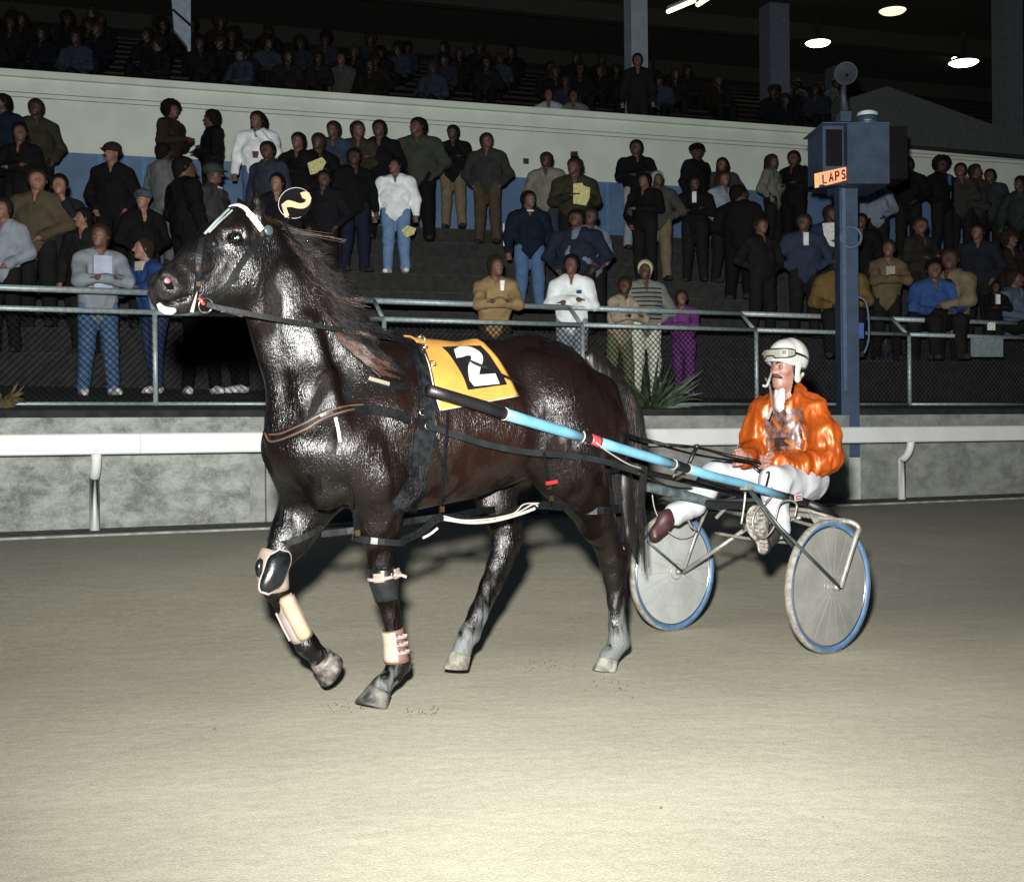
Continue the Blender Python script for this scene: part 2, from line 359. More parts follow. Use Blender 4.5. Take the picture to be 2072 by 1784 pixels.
for xc, wpx_, z_, mm in ((1287, 36, 25.5, colm), (1567, 44, 29, cold), (2038, 42, 27, mat('column_dim', (.06, .07, .08), .75)), (1690, 30, 34, cold)):
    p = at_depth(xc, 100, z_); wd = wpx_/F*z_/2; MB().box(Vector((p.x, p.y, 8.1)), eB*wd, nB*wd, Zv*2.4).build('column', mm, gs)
# slanted lit panel upper left, and stair flank upper right
P = [at_depth(x, y, 24.0) for x, y in ((347, -6), (386, -6), (386, 130), (378, 92), (352, 60))]
MB().prism(P, nB*.15).build('stair_panel', mat('panel_grey', (.3, .37, .46), .7), gs)
a, b_ = at_depth(350, 20, 23.9), at_depth(386, 52, 23.9); MB().tube([a, b_], .025, 6).build('handrail', dk, gs)
P = [at_depth(x, y, 24.5) for x, y in ((1796, 175), (2090, 282), (2120, 318), (1830, 292), (1700, 250), (1700, 205))]
MB().prism(P, nB*.3).build('stair_flank', mat('stair_grey', (.035, .04, .04), .8), gs)
lm = mat('lamp_glow', (1, .93, .68), emit=9)
for x, y, w_, z_ in ((1655, 87, 25, 30), (1806, 22, 27, 28), (1950, 127, 29, 31), (1946, 118, 20, 33)):
    p = at_depth(x, y, z_); r = w_/F*z_
    o = thing('ceiling_lamp', p, {1655: 'bright lone oval ceiling lamp left of the tall scoreboard pole top', 1806: 'dimmer ceiling lamp at the very top edge of the picture', 1950: 'wider front lamp of the close pair at upper right', 1946: 'narrower rear lamp of the close pair at upper right'}[x], 'lamp', 'ceiling lamps of the grandstand')
    MB().lathe(p, Zv, [(.001, -.05), (r*.8, -.045), (r, 0)], 20).build('diffuser', lm if x != 1806 else mat('lamp_dim', (1, .8, .45), emit=1.3), o, smooth=True)
    MB().lathe(p, Zv, [(r*1.03, 0), (r*1.03, .05), (r*.4, .12), (.05, .14), (.05, 11-p.z)], 20).build('lamp_housing', dk, o, smooth=True)
for (x0, y0, x1, y1), nm in (((1352, 24, 1404, 2), 'yellowish strip light slanting at top left of the ceiling lamps'), ((1412, 10, 1440, -8), 'short strip light just right of the slanting one at the top edge')):
    a, b_ = at_depth(x0, y0, 27), at_depth(x1, y1, 25.6)
    o = thing('strip_light', a, nm, 'lamp'); MB().tube([a, b_], .045, 8).build('tube', mat('strip_glow', (1, .9, .5), emit=3.0), o); MB().box((a+b_)/2+Zv*.09, (b_-a)*.52, nB*.07, Zv*.03).build('housing', colm, o)
# ------------------------------------------------------------------ chain-link fence
gal = mat('galvanised_steel', (.34, .41, .42), .5, metal=.35, var=.15, scale=25); wire = mat('chain_wire', (.006, .007, .007), .9, spec=.1)
fn = thing('chain_link_fence', FP(-2, 13.1, 1.44), 'galvanised chain-link fence with a leaning rail between crowd and track', 'fence')
sps = [sx(316, 13.1)+2.36*k for k in range(-4, 9)]
for i, s_ in enumerate(sps):
    if i < len(sps)-1:
        e = sps[i+1]
        MB().tube([FP(s_, 13.1, 2.36), FP(e, 13.1, 2.36)], .027, 8).build('middle_rail', gal, fn, smooth=True)
        MB().tube([FP(s_, 13.42, 2.585), FP(e, 13.42, 2.585)], .032, 8).build('leaning_rail', gal, fn, smooth=True)
        MB().tube([FP(s_, 13.1, 1.47), FP(e, 13.1, 1.47)], .02, 8).build('bottom_rail', gal, fn, smooth=True)
        mb = MB(); h = .87; st = .068
        nq = int((e-s_)/st)
        for k in range(-int(h/st), nq):
            for sg in (0, 1):
                a0, a1 = s_+k*st, s_+k*st+h; z0, z1 = 1.48, 2.35
                if sg: a0, a1 = a1, a0
                # clip to the bay
                def cl(t): return FP(a0+(a1-a0)*t, 13.085+.006*sg, z0+(z1-z0)*t)
                ts = sorted([(s_-a0)/(a1-a0), (e-a0)/(a1-a0)]); t0, t1 = max(0, ts[0]), min(1, ts[1])
                if t1-t0 > .02: mb.tube([cl(t0), cl(t1)], .0034, 3, cap=False)
        mb.build('chain_link_mesh', wire, fn)
    MB().tube([FP(s_, 13.1, 1.40), FP(s_, 13.1, 2.37)], .026, 10).build('fence_post', gal, fn, smooth=True)
    MB().tube([FP(s_, 13.1, 2.34), FP(s_, 13.42, 2.59)], .024, 8).build('fence_arm', gal, fn, smooth=True)
# small sheet sign tied to fence at right
p0 = [(1965, 684), (2030, 684), (2030, 722), (1965, 722)]
def on_line(x, y, d): r = ray(x, y); t = (d)/r.dot(nF); return CAM+r*t
MB().prism([on_line(x, y, 13.06) for x, y in p0], nF*.008).build('notice_board', mat('board_grey', (.20, .25, .26), .6), None, loc=on_line(1997, 722, 13.06))
tag(bpy.data.objects['notice_board'], 'small blank grey board tied to the chain-link fence at far right', 'board')
# ------------------------------------------------------------------ scoreboard pole
pz = 15.5; Pb = at_depth(1717, 1008, pz); Pb.z = .33
pb = thing('lap_board', Pb, 'tall blue pole carrying a dark blue box and a lit lap counter sign', 'scoreboard')
pbl = mat('pole_blue', (.03, .055, .10), .5, var=.15, scale=6); pwh = mat('pole_white', (.42, .45, .40), .6, var=.1, scale=8)
def PX(x, y, dz=0): return at_depth(x, y, pz+dz)
xa = Vector((1, .05, 0)).normalized(); ya = Vector((-.05, 1, 0))
zw = PX(1715, 925).z; ztop = PX(1712, 372).z; hw = 19/F*pz
MB().box(Vector((Pb.x, Pb.y, (.3+zw)/2)), xa*hw, ya*hw, Zv*((zw-.3)/2)).build('pole_base', pwh, pb)
MB().box(Vector((Pb.x, Pb.y, (zw+ztop)/2)), xa*(hw-.003), ya*(hw-.003), Zv*((ztop-zw)/2)).build('pole', pbl, pb)
MB().box(Vector((Pb.x-hw*.55, Pb.y-hw-.012, (1.6+ztop)/2)), xa*.022, ya*.014, Zv*((ztop-1.62)/2)).build('conduit', mat('conduit_blue', (.06, .10, .16), .5), pb)
def quadbox(x0, y0, x1, y1, z0, depth, m, nm, dx=0):
    a = PX(x0, y1, z0); b2 = PX(x1, y0, z0); c = Vector(((a.x+b2.x)/2, a.y+depth/2, (a.z+b2.z)/2))
    MB().box(c, xa*abs(b2.x-a.x)/2, ya*depth/2, Zv*abs(b2.z-a.z)/2).build(nm, m, pb)
quadbox(1662, 252, 1710, 358, -.30, .62, pbl, 'display_box'); quadbox(1711, 250, 1796, 372, -.42, .8, mat('box_blue', (.028, .05, .085), .55, var=.2, scale=5), 'display_box')
quadbox(1672, 262, 1704, 336, -.335, .03, mat('display_black', (.006, .006, .008), .3), 'display_window')
quadbox(1798, 255, 1834, 362, -.1, .5, MATS['display_black'], 'display_window')
quadbox(1660, 247, 1798, 250, -.43, .84, MATS['conduit_blue'], 'box_rim')
quadbox(1700, 225, 1722, 246, .0, .2, pbl, 'bracket'); MB().lathe(PX(1755, 246, -.1), Zv, [(.13, 0), (.13, .05), (.12, .06)], 20).build('beacon_base', pbl, pb, smooth=True)
MB().lathe(PX(1755, 238, -.1), Zv, [(.12, 0), (.12, .05), (.07, .075), (.001, .08)], 20).build('beacon', mat('beacon_pale', (.62, .75, .78), .4), pb, smooth=True)
MB().tube([PX(1710, 225), PX(1706, 190), PX(1708, 168)], [.05, .035, .03], 8).build('horn_mast', mat('horn_grey', (.032, .038, .05), .6), pb, smooth=True)
q = PX(1712, 150, -.1); MB().lathe(q, Vector((-.3, -1, -.1)), [(.03, -.14), (.05, -.09), (.12, .05), (.135, .058), (.12, .052), (.02, -.09)], 20).build('horn_speaker', MATS['horn_grey'], pb, smooth=True)
# lit sign LAPS
a, b2, c, d = [PX(x, y, z) for x, y, z in ((1660, 349, -.62), (1730, 334, -.28), (1732, 360, -.28), (1661, 378, -.62))]
nn = (b2-a).cross(d-a).normalized()
if nn.y > 0: nn = -nn
lg = MB().prism([a, b2, c, d], -nn*.09).build('lit_sign', mat('sign_glow', (.95, .40, .20), emit=.55), pb)
MB().prism([b2, PX(1741, 337, .1), PX(1741, 358, .1), c], ya*.02).build('sign_return', mat('sign_dim', (.7, .25, .15), emit=.25), pb)
SEGS = {'L': [[(0, 1), (0, 0), (.7, 0)]], 'A': [[(0, 0), (.4, 1), (.8, 0)], [(.15, .38), (.65, .38)]], 'P': [[(0, 0), (0, 1), (.6, 1), (.72, .78), (.6, .5), (0, .5)]], 'S': [[(.7, .85), (.45, 1), (.1, .92), (.05, .65), (.6, .45), (.7, .18), (.4, 0), (0, .12)]]}
mb = MB(); ex = b2-a; ey = a-d
for i, ch in enumerate('LAPS'):
    for st in SEGS[ch]:
        mb.strap([d+ex*(.06+.18*i+.135*x)+ey*(.2+.6*y)+(b2-a)*0+((c-d)-ex)*0+nn*.002 for x, y in st], nn, .022, .004)
mb.build('sign_letters', mat('sign_red_brown', (.10, .02, .012), .6), lg)
MB().tube([PX(1660, 377, -.62), PX(1700, 372, -.3), PX(1728, 375, -.2)], .02, 6).build('sign_arm', pbl, pb)
q = PX(1722, 480, -.12); MB().ring(q, (0, 1, 0), .12, .02, 20, 6).build('cable_coil', MATS['conduit_blue'], pb, smooth=True)
MB().box(PX(1738, 670, 0), xa*.04, ya*.06, Zv*.09).build('switch_box', mat('switch_blue', (.03, .09, .3), .5), pb)
P = [PX(1737, 600), PX(1752, 612), PX(1758, 650), PX(1757, 690), PX(1748, 715)]
MB().tube(cr(P, 5), .014, 6).build('cable', MATS['conduit_blue'], pb, smooth=True)
# ------------------------------------------------------------------ spiky plant behind rail and bush at left edge
def blades(base, specs, name, m, label, cat, wd=.028):
    t = thing(name, base, label, cat)
    for (dx, dy, L_, sag) in specs:
        dr = Vector((dx, dy, 1)).normalized(); P = []; 
        for k in range(7):
            s_ = k/6; P.append(base+dr*(L_*s_)-Zv*(sag*s_*s_*L_))
        sd = dr.cross(Vector((.3, -1, .2))).normalized(); n_ = sd.cross(dr)
        MB().strap(P, n_, [wd*.6, wd, wd, wd*.9, wd*.7, wd*.4, .002], .002).build('leaf', m, t)
    return t
yb = on_line(1316, 872, 12.95); yb.z = 1.32
sp = [(rng.uniform(-1.5, 1.5), rng.uniform(-.6, .5), rng.uniform(.5, .9), rng.uniform(0, .45)) for _ in range(60)]+[(-2.5, -.2, .6, .3), (2.6, -.2, .62, .35), (3.2, -.3, .6, .3), (1.9, 0, .7, .3), (-1.8, 0, .6, .4)]
blades(yb, sp, 'yucca_plant', mat('yucca_green', (.02, .038, .014), .5, var=.6, scale=8), 'spiky green yucca behind the horse tail on top of the wall', 'plant', .034)
yb2 = on_line(1308, 985, 12.1); yb2.z = .33
blades(yb2, [(rng.uniform(-.9, .9), rng.uniform(-.3, .3), rng.uniform(.35, .6), .6) for _ in range(12)], 'yucca_plant', MATS['yucca_green'], 'low strap-leaved plant at the wall foot behind the shaft', 'plant', .03)
lb = on_line(6, 818, 12.9); lb.z = 1.4
blades(lb, [(rng.uniform(-1.6, .9), rng.uniform(-.5, .5), rng.uniform(.15, .42), rng.uniform(.1, .6)) for _ in range(50)], 'shrub', mat('shrub_brown', (.08, .06, .02), .7, var=.5), 'small brownish shrub at the left end of the fence foot', 'plant', .035)
# ------------------------------------------------------------------ the horse
def horse_mat():
    m = bpy.data.materials.new('horse_coat'); m.use_nodes = True; nt = m.node_tree; N = nt.nodes; L = nt.links.new; b = N['Principled BSDF']
    tc = N.new('ShaderNodeTexCoord')
    def nz(sc, det, st=(1, 1, 1), rot=(0, 0, 0), dist=0):
        n = N.new('ShaderNodeTexNoise'); n.inputs['Scale'].default_value = sc; n.inputs['Detail'].default_value = det; n.inputs['Distortion'].default_value = dist
        mp = N.new('ShaderNodeMapping'); mp.inputs['Rotation'].default_value = rot; mp.inputs['Scale'].default_value = st
        L(tc.outputs['Object'], mp.inputs[0]); L(mp.outputs[0], n.inputs['Vector']); return n.outputs['Fac']
    def mth(op, x, y, z=None):
        n = N.new('ShaderNodeMath'); n.operation = op; n.use_clamp = False
        for i, v in enumerate((x, y, z)):
            if v is None: continue
            if isinstance(v, (int, float)): n.inputs[i].default_value = v
            else: L(v, n.inputs[i])
        return n.outputs[0]
    def mr(v, a, c, lo=0, hi=1):
        n = N.new('ShaderNodeMapRange'); n.inputs[1].default_value = a; n.inputs[2].default_value = c; n.inputs[3].default_value = lo; n.inputs[4].default_value = hi; L(v, n.inputs[0]); return n.outputs[0]
    def mix(f, a, c):
        n = N.new('ShaderNodeMix'); n.data_type = 'RGBA'; L(f, n.inputs[0])
        for i, v in ((6, a), (7, c)):
            if isinstance(v, tuple): n.inputs[i].default_value = v+(1,)
            else: L(v, n.inputs[i])
        return n.outputs[2]
    at = N.new('ShaderNodeAttribute'); at.attribute_name = 'coat'; sx_ = N.new('ShaderNodeSeparateColor'); L(at.outputs['Color'], sx_.inputs[0])
    brown, dust, grey = sx_.outputs[0], sx_.outputs[1], sx_.outputs[2]
    big = nz(3.2, 4); fine = nz(70, 4, (1, 1, .22))
    base = mix(mr(big, .35, .65), (.0014, .0012, .0012), (.0034, .0022, .0019))
    base = mix(mth('MULTIPLY', brown, mr(nz(6, 5), .3, .7, .6, 1)), base, (.0115, .005, .0034))
    base = mix(mth('MULTIPLY', grey, mr(nz(26, 5), .35, .7)), base, (.03, .03, .031))
    dn = nz(17, 8, (1.3, 1.3, .3), dist=1.2)
    dm = mr(mth('ADD', mth('MULTIPLY', dn, 1.0), mth('MULTIPLY', dust, .62)), .98, 1.22)
    base = mix(dm, base, (.10, .108, .108))
    L(base, b.inputs['Base Color'])
    wet = nz(7, 6, (1, 1, .55), dist=1.1)
    rg = mr(wet, .42, .60, .28, .44); L(mr(wet, .44, .60, .50, .04), b.inputs['Specular IOR Level'])
    L(mth('ADD', rg, mth('MULTIPLY', dm, .35)), b.inputs['Roughness'])
    b.inputs['Coat Weight'].default_value = .0
    hair = nz(75, 5, (1.5, 1.5, .28), dist=1.2); hair2 = nz(230, 2, (1.2, 1.2, .3)); lump = nz(20, 4, (1.2, 1.2, .7), dist=.8)
    hgt = mth('ADD', mth('MULTIPLY', hair, .55), mth('ADD', mth('MULTIPLY', hair2, .5), mth('MULTIPLY', lump, .5)))
    bp = N.new('ShaderNodeBump'); bp.inputs['Distance'].default_value = .0055; bp.inputs['Strength'].default_value = .9; L(hgt, bp.inputs['Height']); L(bp.outputs[0], b.inputs['Normal'])
    return m
def h3(x, z, y=0): return (x, y, z)
HX = lambda x, y, yl: tuple(HF.px(x, y, yl))
hv = Vol((-1.0, -.42, .0), (1.75, .42, 2.2), .0095)
def bi(f, *a, **k):          # both sides
    for sg in (1, -1): f(sg)
# trunk
hv.chain([((.84, 0, 1.13), .24), ((.66, 0, 1.15), .31), ((.42, 0, 1.175), .325), ((.15, 0, 1.185), .30), ((-.08, 0, 1.21), .285), ((-.34, 0, 1.25), .27), ((-.52, 0, 1.19), .215)], (1, .76, 1), .08)
hv.chain([((.70, 0, 1.36), .10), ((.50, 0, 1.45), .06), ((.28, 0, 1.40), .07), ((.0, 0, 1.42), .08), ((-.25, 0, 1.465), .08), ((-.46, 0, 1.41), .075), ((-.60, 0, 1.36), .05)], (1, .9, 1), .12)
hv.cone((.45, 0, .975), (.1, 0, 1.0), .14, .12, (1, 1.15, 1), .1)
# neck
hv.chain([((.72, 0, 1.22), .25), ((.84, 0, 1.42), .21), ((.935, 0, 1.60), .17), ((1.0, 0, 1.76), .145), ((1.05, 0, 1.87), .115)], (1, .52, 1), .08)
hv.chain([(HX(772, 712, 0), .05), (HX(706, 675, 0), .045), (HX(646, 622, 0), .035), (HX(604, 560, 0), .035), (HX(570, 498, 0), .035)], (1, .6, 1), .07)
for sg in (1, -1):
    # neck muscles, shoulder, pectorals
    hv.chain([((1.02, .055*sg, 1.78), .055), ((.96, .085*sg, 1.55), .065), ((.92, .12*sg, 1.32), .08), ((.90, .13*sg, 1.15), .09)], (1, .8, 1), .05)
    hv.chain([((.95, .06*sg, 1.80), .045), ((.84, .085*sg, 1.60), .06), ((.68, .12*sg, 1.40), .08)], (1, .7, 1), .06)
    hv.chain([((.54, .13*sg, 1.40), .09), ((.64, .20*sg, 1.20), .10), ((.80, .205*sg, 1.05), .10)], (1, .62, 1), .05)
    hv.chain([((.82, .19*sg, 1.04), .095), ((.68, .21*sg, .96), .10)], (1, .7, 1), .05)
    hv.cone((.92, .11*sg, 1.07), (.88, .12*sg, .92), .115, .09, (1, .9, 1), .06)
    hv.cone((.52, .2*sg, 1.16), (.55, .19*sg, .98), .12, .10, (1, .55, 1), .07)
    hv.chain([((.955, .13*sg, 1.60), .012), ((.90, .18*sg, 1.38), .016), ((.87, .22*sg, 1.20), .014)], (1, 1, 1), .05)
    for P0, P1, r_ in (((.955, .175*sg, 1.15), (.86, .225*sg, .93), .010), ((.93, .045*sg, 1.12), (.90, .05*sg, .95), .014), ((-.30, .295*sg, 1.32), (-.42, .28*sg, 1.08), .012)): hv.cone(P0, P1, r_, r_*.5, (1, 1, 1), .05, True)
    # ribs, loin, haunch
    hv.cone((.3, .19*sg, 1.16), (.02, .2*sg, 1.16), .17, .15, (1, .6, 1), .1)
    hv.cone((-.16, .17*sg, 1.42), (-.22, .19*sg, 1.36), .07, .07, (1, .8, 1), .09)
    hv.cone((-.34, .14*sg, 1.30), (-.52, .15*sg, 1.16), .19, .17, (1, .75, 1), .08)
    hv.cone((-.62, .10*sg, 1.32), (-.68, .11*sg, 1.02), .09, .08, (1, .85, 1), .06)
# head
hv.chain([(HX(512, 478, 0), .105), (HX(478, 520, 0), .118)], (1, .80, 1), .04)
hv.chain([(HX(490, 548, 0), .122), (HX(452, 562, 0), .105), (HX(410, 580, 0), .078), (HX(372, 596, 0), .066)], (1, .62, 1), .04)
hv.chain([(HX(486, 452, 0), .06), (HX(440, 486, 0), .062), (HX(398, 524, 0), .055), (HX(358, 556, 0), .05)], (1, .95, 1), .05)
hv.chain([(HX(368, 580, 0), .072), (HX(342, 586, 0), .074)], (1, .84, 1), .04)
hv.cone(HX(334, 582, 0), HX(331, 604, 0), .056, .046, (1, .9, 1), .03)
hv.cone(HX(356, 618, 0), HX(368, 614, 0), .034, .036, (1, 1.0, 1), .02)
for sg in (1, -1):
    hv.cone(HX(492, 548, 0)[:1]+(.062*sg,)+HX(492, 548, 0)[2:], (HX(470, 556, 0)[0], .062*sg, HX(470, 556, 0)[2]), .085, .075, (1, .35, 1), .03)
    e = HX(476, 482, .07); e = (e[0], e[1]*sg, e[2])
    hv.cone((e[0]-.03, e[1]-.006*sg, e[2]+.035), (e[0]+.035, e[1]-.008*sg, e[2]+.028), .028, .024, (1, .8, 1), .025)
    hv.cone(e, e, .0225, .0225, (1.25, 1, .8), .012, sub=True)
    hv.cone((e[0]-.03, e[1]+.002*sg, e[2]-.030), (e[0]+.03, e[1]+.002*sg, e[2]-.028), .014, .012, (1, 1, 1), .02)
    f0 = HX(448, 520, .055); f1 = HX(392, 558, .05); hv.cone((f0[0], f0[1]*sg, f0[2]), (f1[0], f1[1]*sg, f1[2]), .016, .012, (1, 1, 1), .025)
    n0 = HX(346, 572, .056); hv.cone((n0[0]-.012, n0[1]*sg, n0[2]-.006), (n0[0]+.018, n0[1]*sg, n0[2]+.012), .030, .034, (1, .8, 1), .03)
    n0 = HX(346, 573, .088); hv.cone((n0[0]-.022, n0[1]*sg, n0[2]-.016), (n0[0]+.016, n0[1]*sg, n0[2]+.008), .017, .024, (1, 1.2, 1), .010, sub=True)
    # ears, pointing up and a little back
    b0 = HX(520, 446, .055); t0 = HX(520, 388, .085); hv.chain([((b0[0], b0[1]*sg, b0[2]), .036), (((b0[0]+t0[0])/2, (b0[1]+t0[1])/2*sg, (b0[2]+t0[2])/2), .032), ((t0[0], t0[1]*sg, t0[2]), .008)], (.8, .8, 1), .02)
    hv.cone((b0[0]+.03, (b0[1]+.012)*sg, b0[2]+.05), (t0[0]+.018, (t0[1])*sg, t0[2]-.05), .014, .006, (1, 1, 1), .01, sub=True)
mouth = [HX(322, 607, .06), HX(352, 611, .06), HX(380, 600, .05)]
for sg in (1, -1):
    for p, q in zip(mouth, mouth[1:]): hv.cone((p[0], p[1]*sg, p[2]), (q[0], q[1]*sg, q[2]), .006, .006, (1, 6, 1), .006, sub=True)
# legs: (traced picture point, lateral offset, radius)
def leg(pts, k=.035, sc=(1, .85, 1)): hv.chain([(HX(x, y, yl), r) for x, y, yl, r in pts], sc, k)
# near fore
leg([(700, 900, .16, .15), (752, 965, .17, .12), (768, 1020, .155, .092), (768, 1070, .14, .075), (773, 1130, .13, .058)], .05)
leg([(773, 1130, .13, .056), (778, 1172, .13, .059), (783, 1205, .13, .048), (791, 1245, .13, .036), (799, 1300, .13, .036), (806, 1338, .13, .046), (797, 1362, .13, .04), (772, 1388, .13, .042), (768, 1395, .13, .05)], .02)
leg([(815, 1338, .13, .032), (822, 1350, .13, .022)], .02); leg([(800, 1225, .13, .02), (809, 1320, .13, .02)], .012)
# far fore, lifted
leg([(610, 900, -.17, .16), (645, 985, -.17, .125), (612, 1040, -.165, .10), (588, 1085, -.155, .082), (566, 1125, -.15, .06)], .05)
leg([(566, 1125, -.15, .058), (549, 1155, -.15, .062), (556, 1190, -.15, .05), (576, 1225, -.15, .038), (602, 1275, -.145, .036), (620, 1305, -.14, .045), (634, 1318, -.14, .038), (643, 1326, -.14, .046)], .02)
leg([(632, 1300, -.14, .026), (572, 1215, -.15, .03)], .02)
# far hind, toe just leaving the ground
leg([(1085, 850, -.15, .22), (1040, 920, -.19, .17), (1003, 972, -.19, .105), (1004, 1020, -.17, .085), (1018, 1065, -.15, .068)], .05)
leg([(1018, 1065, -.15, .066), (1020, 1103, -.145, .064), (1008, 1140, -.14, .054), (990, 1185, -.14, .046), (966, 1238, -.14, .040), (948, 1284, -.135, .046), (938, 1305, -.135, .040), (934, 1318, -.135, .05)], .02)
leg([(1048, 1090, -.145, .026), (1036, 1120, -.145, .028), (1004, 1190, -.14, .022), (975, 1250, -.14, .022), (962, 1290, -.135, .022)], .02)
leg([(1010, 990, -.18, .06), (1044, 1060, -.15, .022), (1050, 1088, -.145, .02)], .03)
# near hind, planted
leg([(1110, 830, .15, .23), (1140, 905, .185, .195), (1150, 950, .19, .155), (1185, 1000, .18, .115), (1208, 1055, .16, .085), (1228, 1100, .145, .064)], .05)
leg([(1228, 1100, .145, .060), (1236, 1130, .14, .060), (1241, 1165, .135, .050), (1246, 1215, .13, .041), (1248, 1265, .13, .041), (1252, 1298, .13, .05), (1240, 1318, .13, .042), (1232, 1328, .13, .05)], .02)
leg([(1262, 1105, .14, .024), (1260, 1135, .14, .026), (1256, 1200, .13, .024), (1256, 1290, .13, .03), (1266, 1304, .13, .022)], .02)
# sheath
leg([(1040, 925, 0, .07), (1010, 960, 0, .05)], .04)
HV, HFc = hv.mesh(2); del hv
zlow = HV[:, 2]
HVW = toW(HF, HV)
hr = thing('racehorse', HF.o, 'very dark brown racehorse wearing yellow number two cloth, pacing in front of a sulky', 'horse')
hb = obj('body', HVW, HFc, horse_mat(), hr)
ca = hb.data.attributes.new('coat', 'FLOAT_COLOR', 'POINT'); cc = np.zeros((len(HV), 4), np.float32); cc[:, 3] = 1
x_, y_, z_ = HV[:, 0], HV[:, 1], HV[:, 2]
sm = lambda a, b, v: np.clip((v-a)/(b-a), 0, 1)
cc[:, 0] = np.maximum(sm(.62, .38, x_)*sm(-.18, .02, x_)*sm(.70, .8, z_)*sm(1.42, 1.2, z_), .4*sm(.8, 1.1, z_)*sm(1.0, .6, x_)+.15*sm(-.3, -.5, x_))
cc[:, 1] = sm(.62, .16, z_)*np.where(x_ < .4, np.where(x_ < -.45, .8, .95), .55)+.14*sm(.8, .5, z_)+.25*sm(.22, .1, z_)
cc[:, 2] = sm(1.36, 1.5, x_)*.5*sm(1.9, 1.7, z_)
ca.data.foreach_set('color', cc.ravel())
BV = BVHTree.FromPolygons([tuple(v) for v in HVW], HFc.tolist())
BW = None
def cast(x, y, off=.006, fall=None):
    """traced point -> point on the horse's surface and its normal"""
    r = ray(x, y).normalized(); h = BV.ray_cast(CAM, r)
    if h[0] is None:
        p = HF.wpx(x, y, 0 if fall is None else fall); h = BV.find_nearest(p); n = (h[0]-Vector(HF.o)); n = h[1]
        return h[0]+(p-h[0]).normalized()*off if (p-h[0]).length > 1e-4 else h[0], n if n.dot(r) < 0 else -n
    n = h[1]
    return h[0]+n*off, n
# eye, nostril lining, mouth, hooves
ball = lambda c, r, n=16: MB().lathe(c, -HF.l if False else HF.l, [(max(.0005, r*math.sin(math.pi*i/10)), -r*math.cos(math.pi*i/10)) for i in range(11)], n)
for sg in (1, -1):
    e = HX(476, 482, .07); ew = HF.w((e[0], (e[1]-.003)*sg, e[2])); eo = ball(ew, .0235).build('eye', mat('eye_dark', (.003, .0025, .002), .12, spec=.5), hr, smooth=True)
    if sg == 1: MB().lathe(ew+HF.l*.0185+HF.u*(-.001), (HF.l), [(.0005, .0075), (.0045, .0070), (.0065, .0058)], 14).build('pupil_shine', mat('eye_shine', (.10, .15, .15), .2), eo, smooth=True)  # near eye only: pale disc paints the flash shine on the pupil
    n0 = HX(348, 574, .066); MB().lathe(HF.w((n0[0], n0[1]*sg, n0[2])), HF.l*sg, [(.0005, .004), (.022, .003), (.030, 0)], 18).build('nostril_shade_disc', mat('nostril_dark', (.0012, .001, .001), .9, spec=.05), hr, smooth=True)  # black disc fills the hole, its colour standing in for the shade inside
    n0 = HX(339, 568, .067); MB().lathe(HF.w((n0[0], n0[1]*sg, n0[2])), HF.l*sg, [(.0005, .004), (.010, .003), (.013, 0)], 14).build('nostril_lining', mat('nostril_pink', (.22, .05, .065), .4), hr, smooth=True)
# pale lower lip
P = [(320, 616), (326, 625), (335, 630), (345, 631), (354, 629)]
V = []
for i, (x, y) in enumerate(P):
    tt = [.008, .014, .017, .017, .013][i]
    V.append((HF.wpx(x, y-2, .025), tt))
MB().tube([v for v, _ in V], [t for _, t in V], 10).build('lower_lip', mat('lip_white', (.33, .33, .33), .5, bump=.001), hr, smooth=True)
def hoof(c0, c1, toe, r0=.052, r1=.066, hgt=None):
    """c0 coronet centre, c1 sole centre (horse frame points), toe = direction of the toe"""
    c0, c1 = Vector(c0), Vector(c1); ax = (c1-c0).normalized(); t = Vector(toe); t = (t-ax*t.dot(ax)).normalized(); b = ax.cross(t); V = []; K = 6; n = 24
    L_ = (c1-c0).length
    for k in range(K+1):
        s_ = k/K; bulge = [.96, 1.04, .99, 1, 1, 1, .97][k]
        for j in range(n):
            a = 2*math.pi*j/n; ca_, sa = math.cos(a), math.sin(a); r = (r0+(r1-r0)*s_)*bulge
            fx = r*ca_*(1.0 if ca_ > 0 else .78); yy = r*sa*.92
            up_ = (-.012*ca_ if k == 0 else 0)
            V.append(c0+ax*(L_*s_+(up_ if k == 0 else 0))+t*(fx+s_*.022)+b*yy)
    F_ = [(k*n+j, k*n+(j+1) % n, (k+1)*n+(j+1) % n, (k+1)*n+j) for k in range(K) for j in range(n)]+[tuple(range(n-1, -1, -1)), tuple(K*n+j for j in range(n))]
    return [HF.w(v) for v in V], F_
hm = mat('hoof_horn', (.035, .034, .03), .6, var=.5, scale=16, bump=.002, bscale=70, col2=(.12, .115, .10)); hmd = mat('hoof_dusty', (.10, .092, .07), .85, var=.2, scale=14, bump=.002, bscale=60, col2=(.24, .24, .21)); hms = mat('hoof_scuffed', (.035, .03, .026), .5, var=.3, scale=20, bump=.001, col2=(.15, .135, .12))
c = HX(770, 1394, .13); V, Fx = hoof(c, (c[0]+.02, c[1], .004), (1, 0, -.1), .056, .080); obj('hoof', V, Fx, hm, hr)
c = HX(1233, 1331, .13); V, Fx = hoof(c, (c[0]+.008, c[1], .004), (1, 0, -.1), .05, .064); obj('hoof', V, Fx, hmd, hr)
c = HX(934, 1322, -.135); c2 = HX(932, 1352, -.135); V, Fx = hoof(c, c2, (1, 0, -.75), .052, .066); obj('hoof', V, Fx, hmd, hr)
c = HX(649, 1329, -.14); c2 = HX(677, 1345, -.14); t1 = HX(635, 1355, -.14); V, Fx = hoof(c, c2, (t1[0]-c[0], 0, t1[2]-c[2]), .060, .084); obj('hoof', V, Fx, hms, hr)
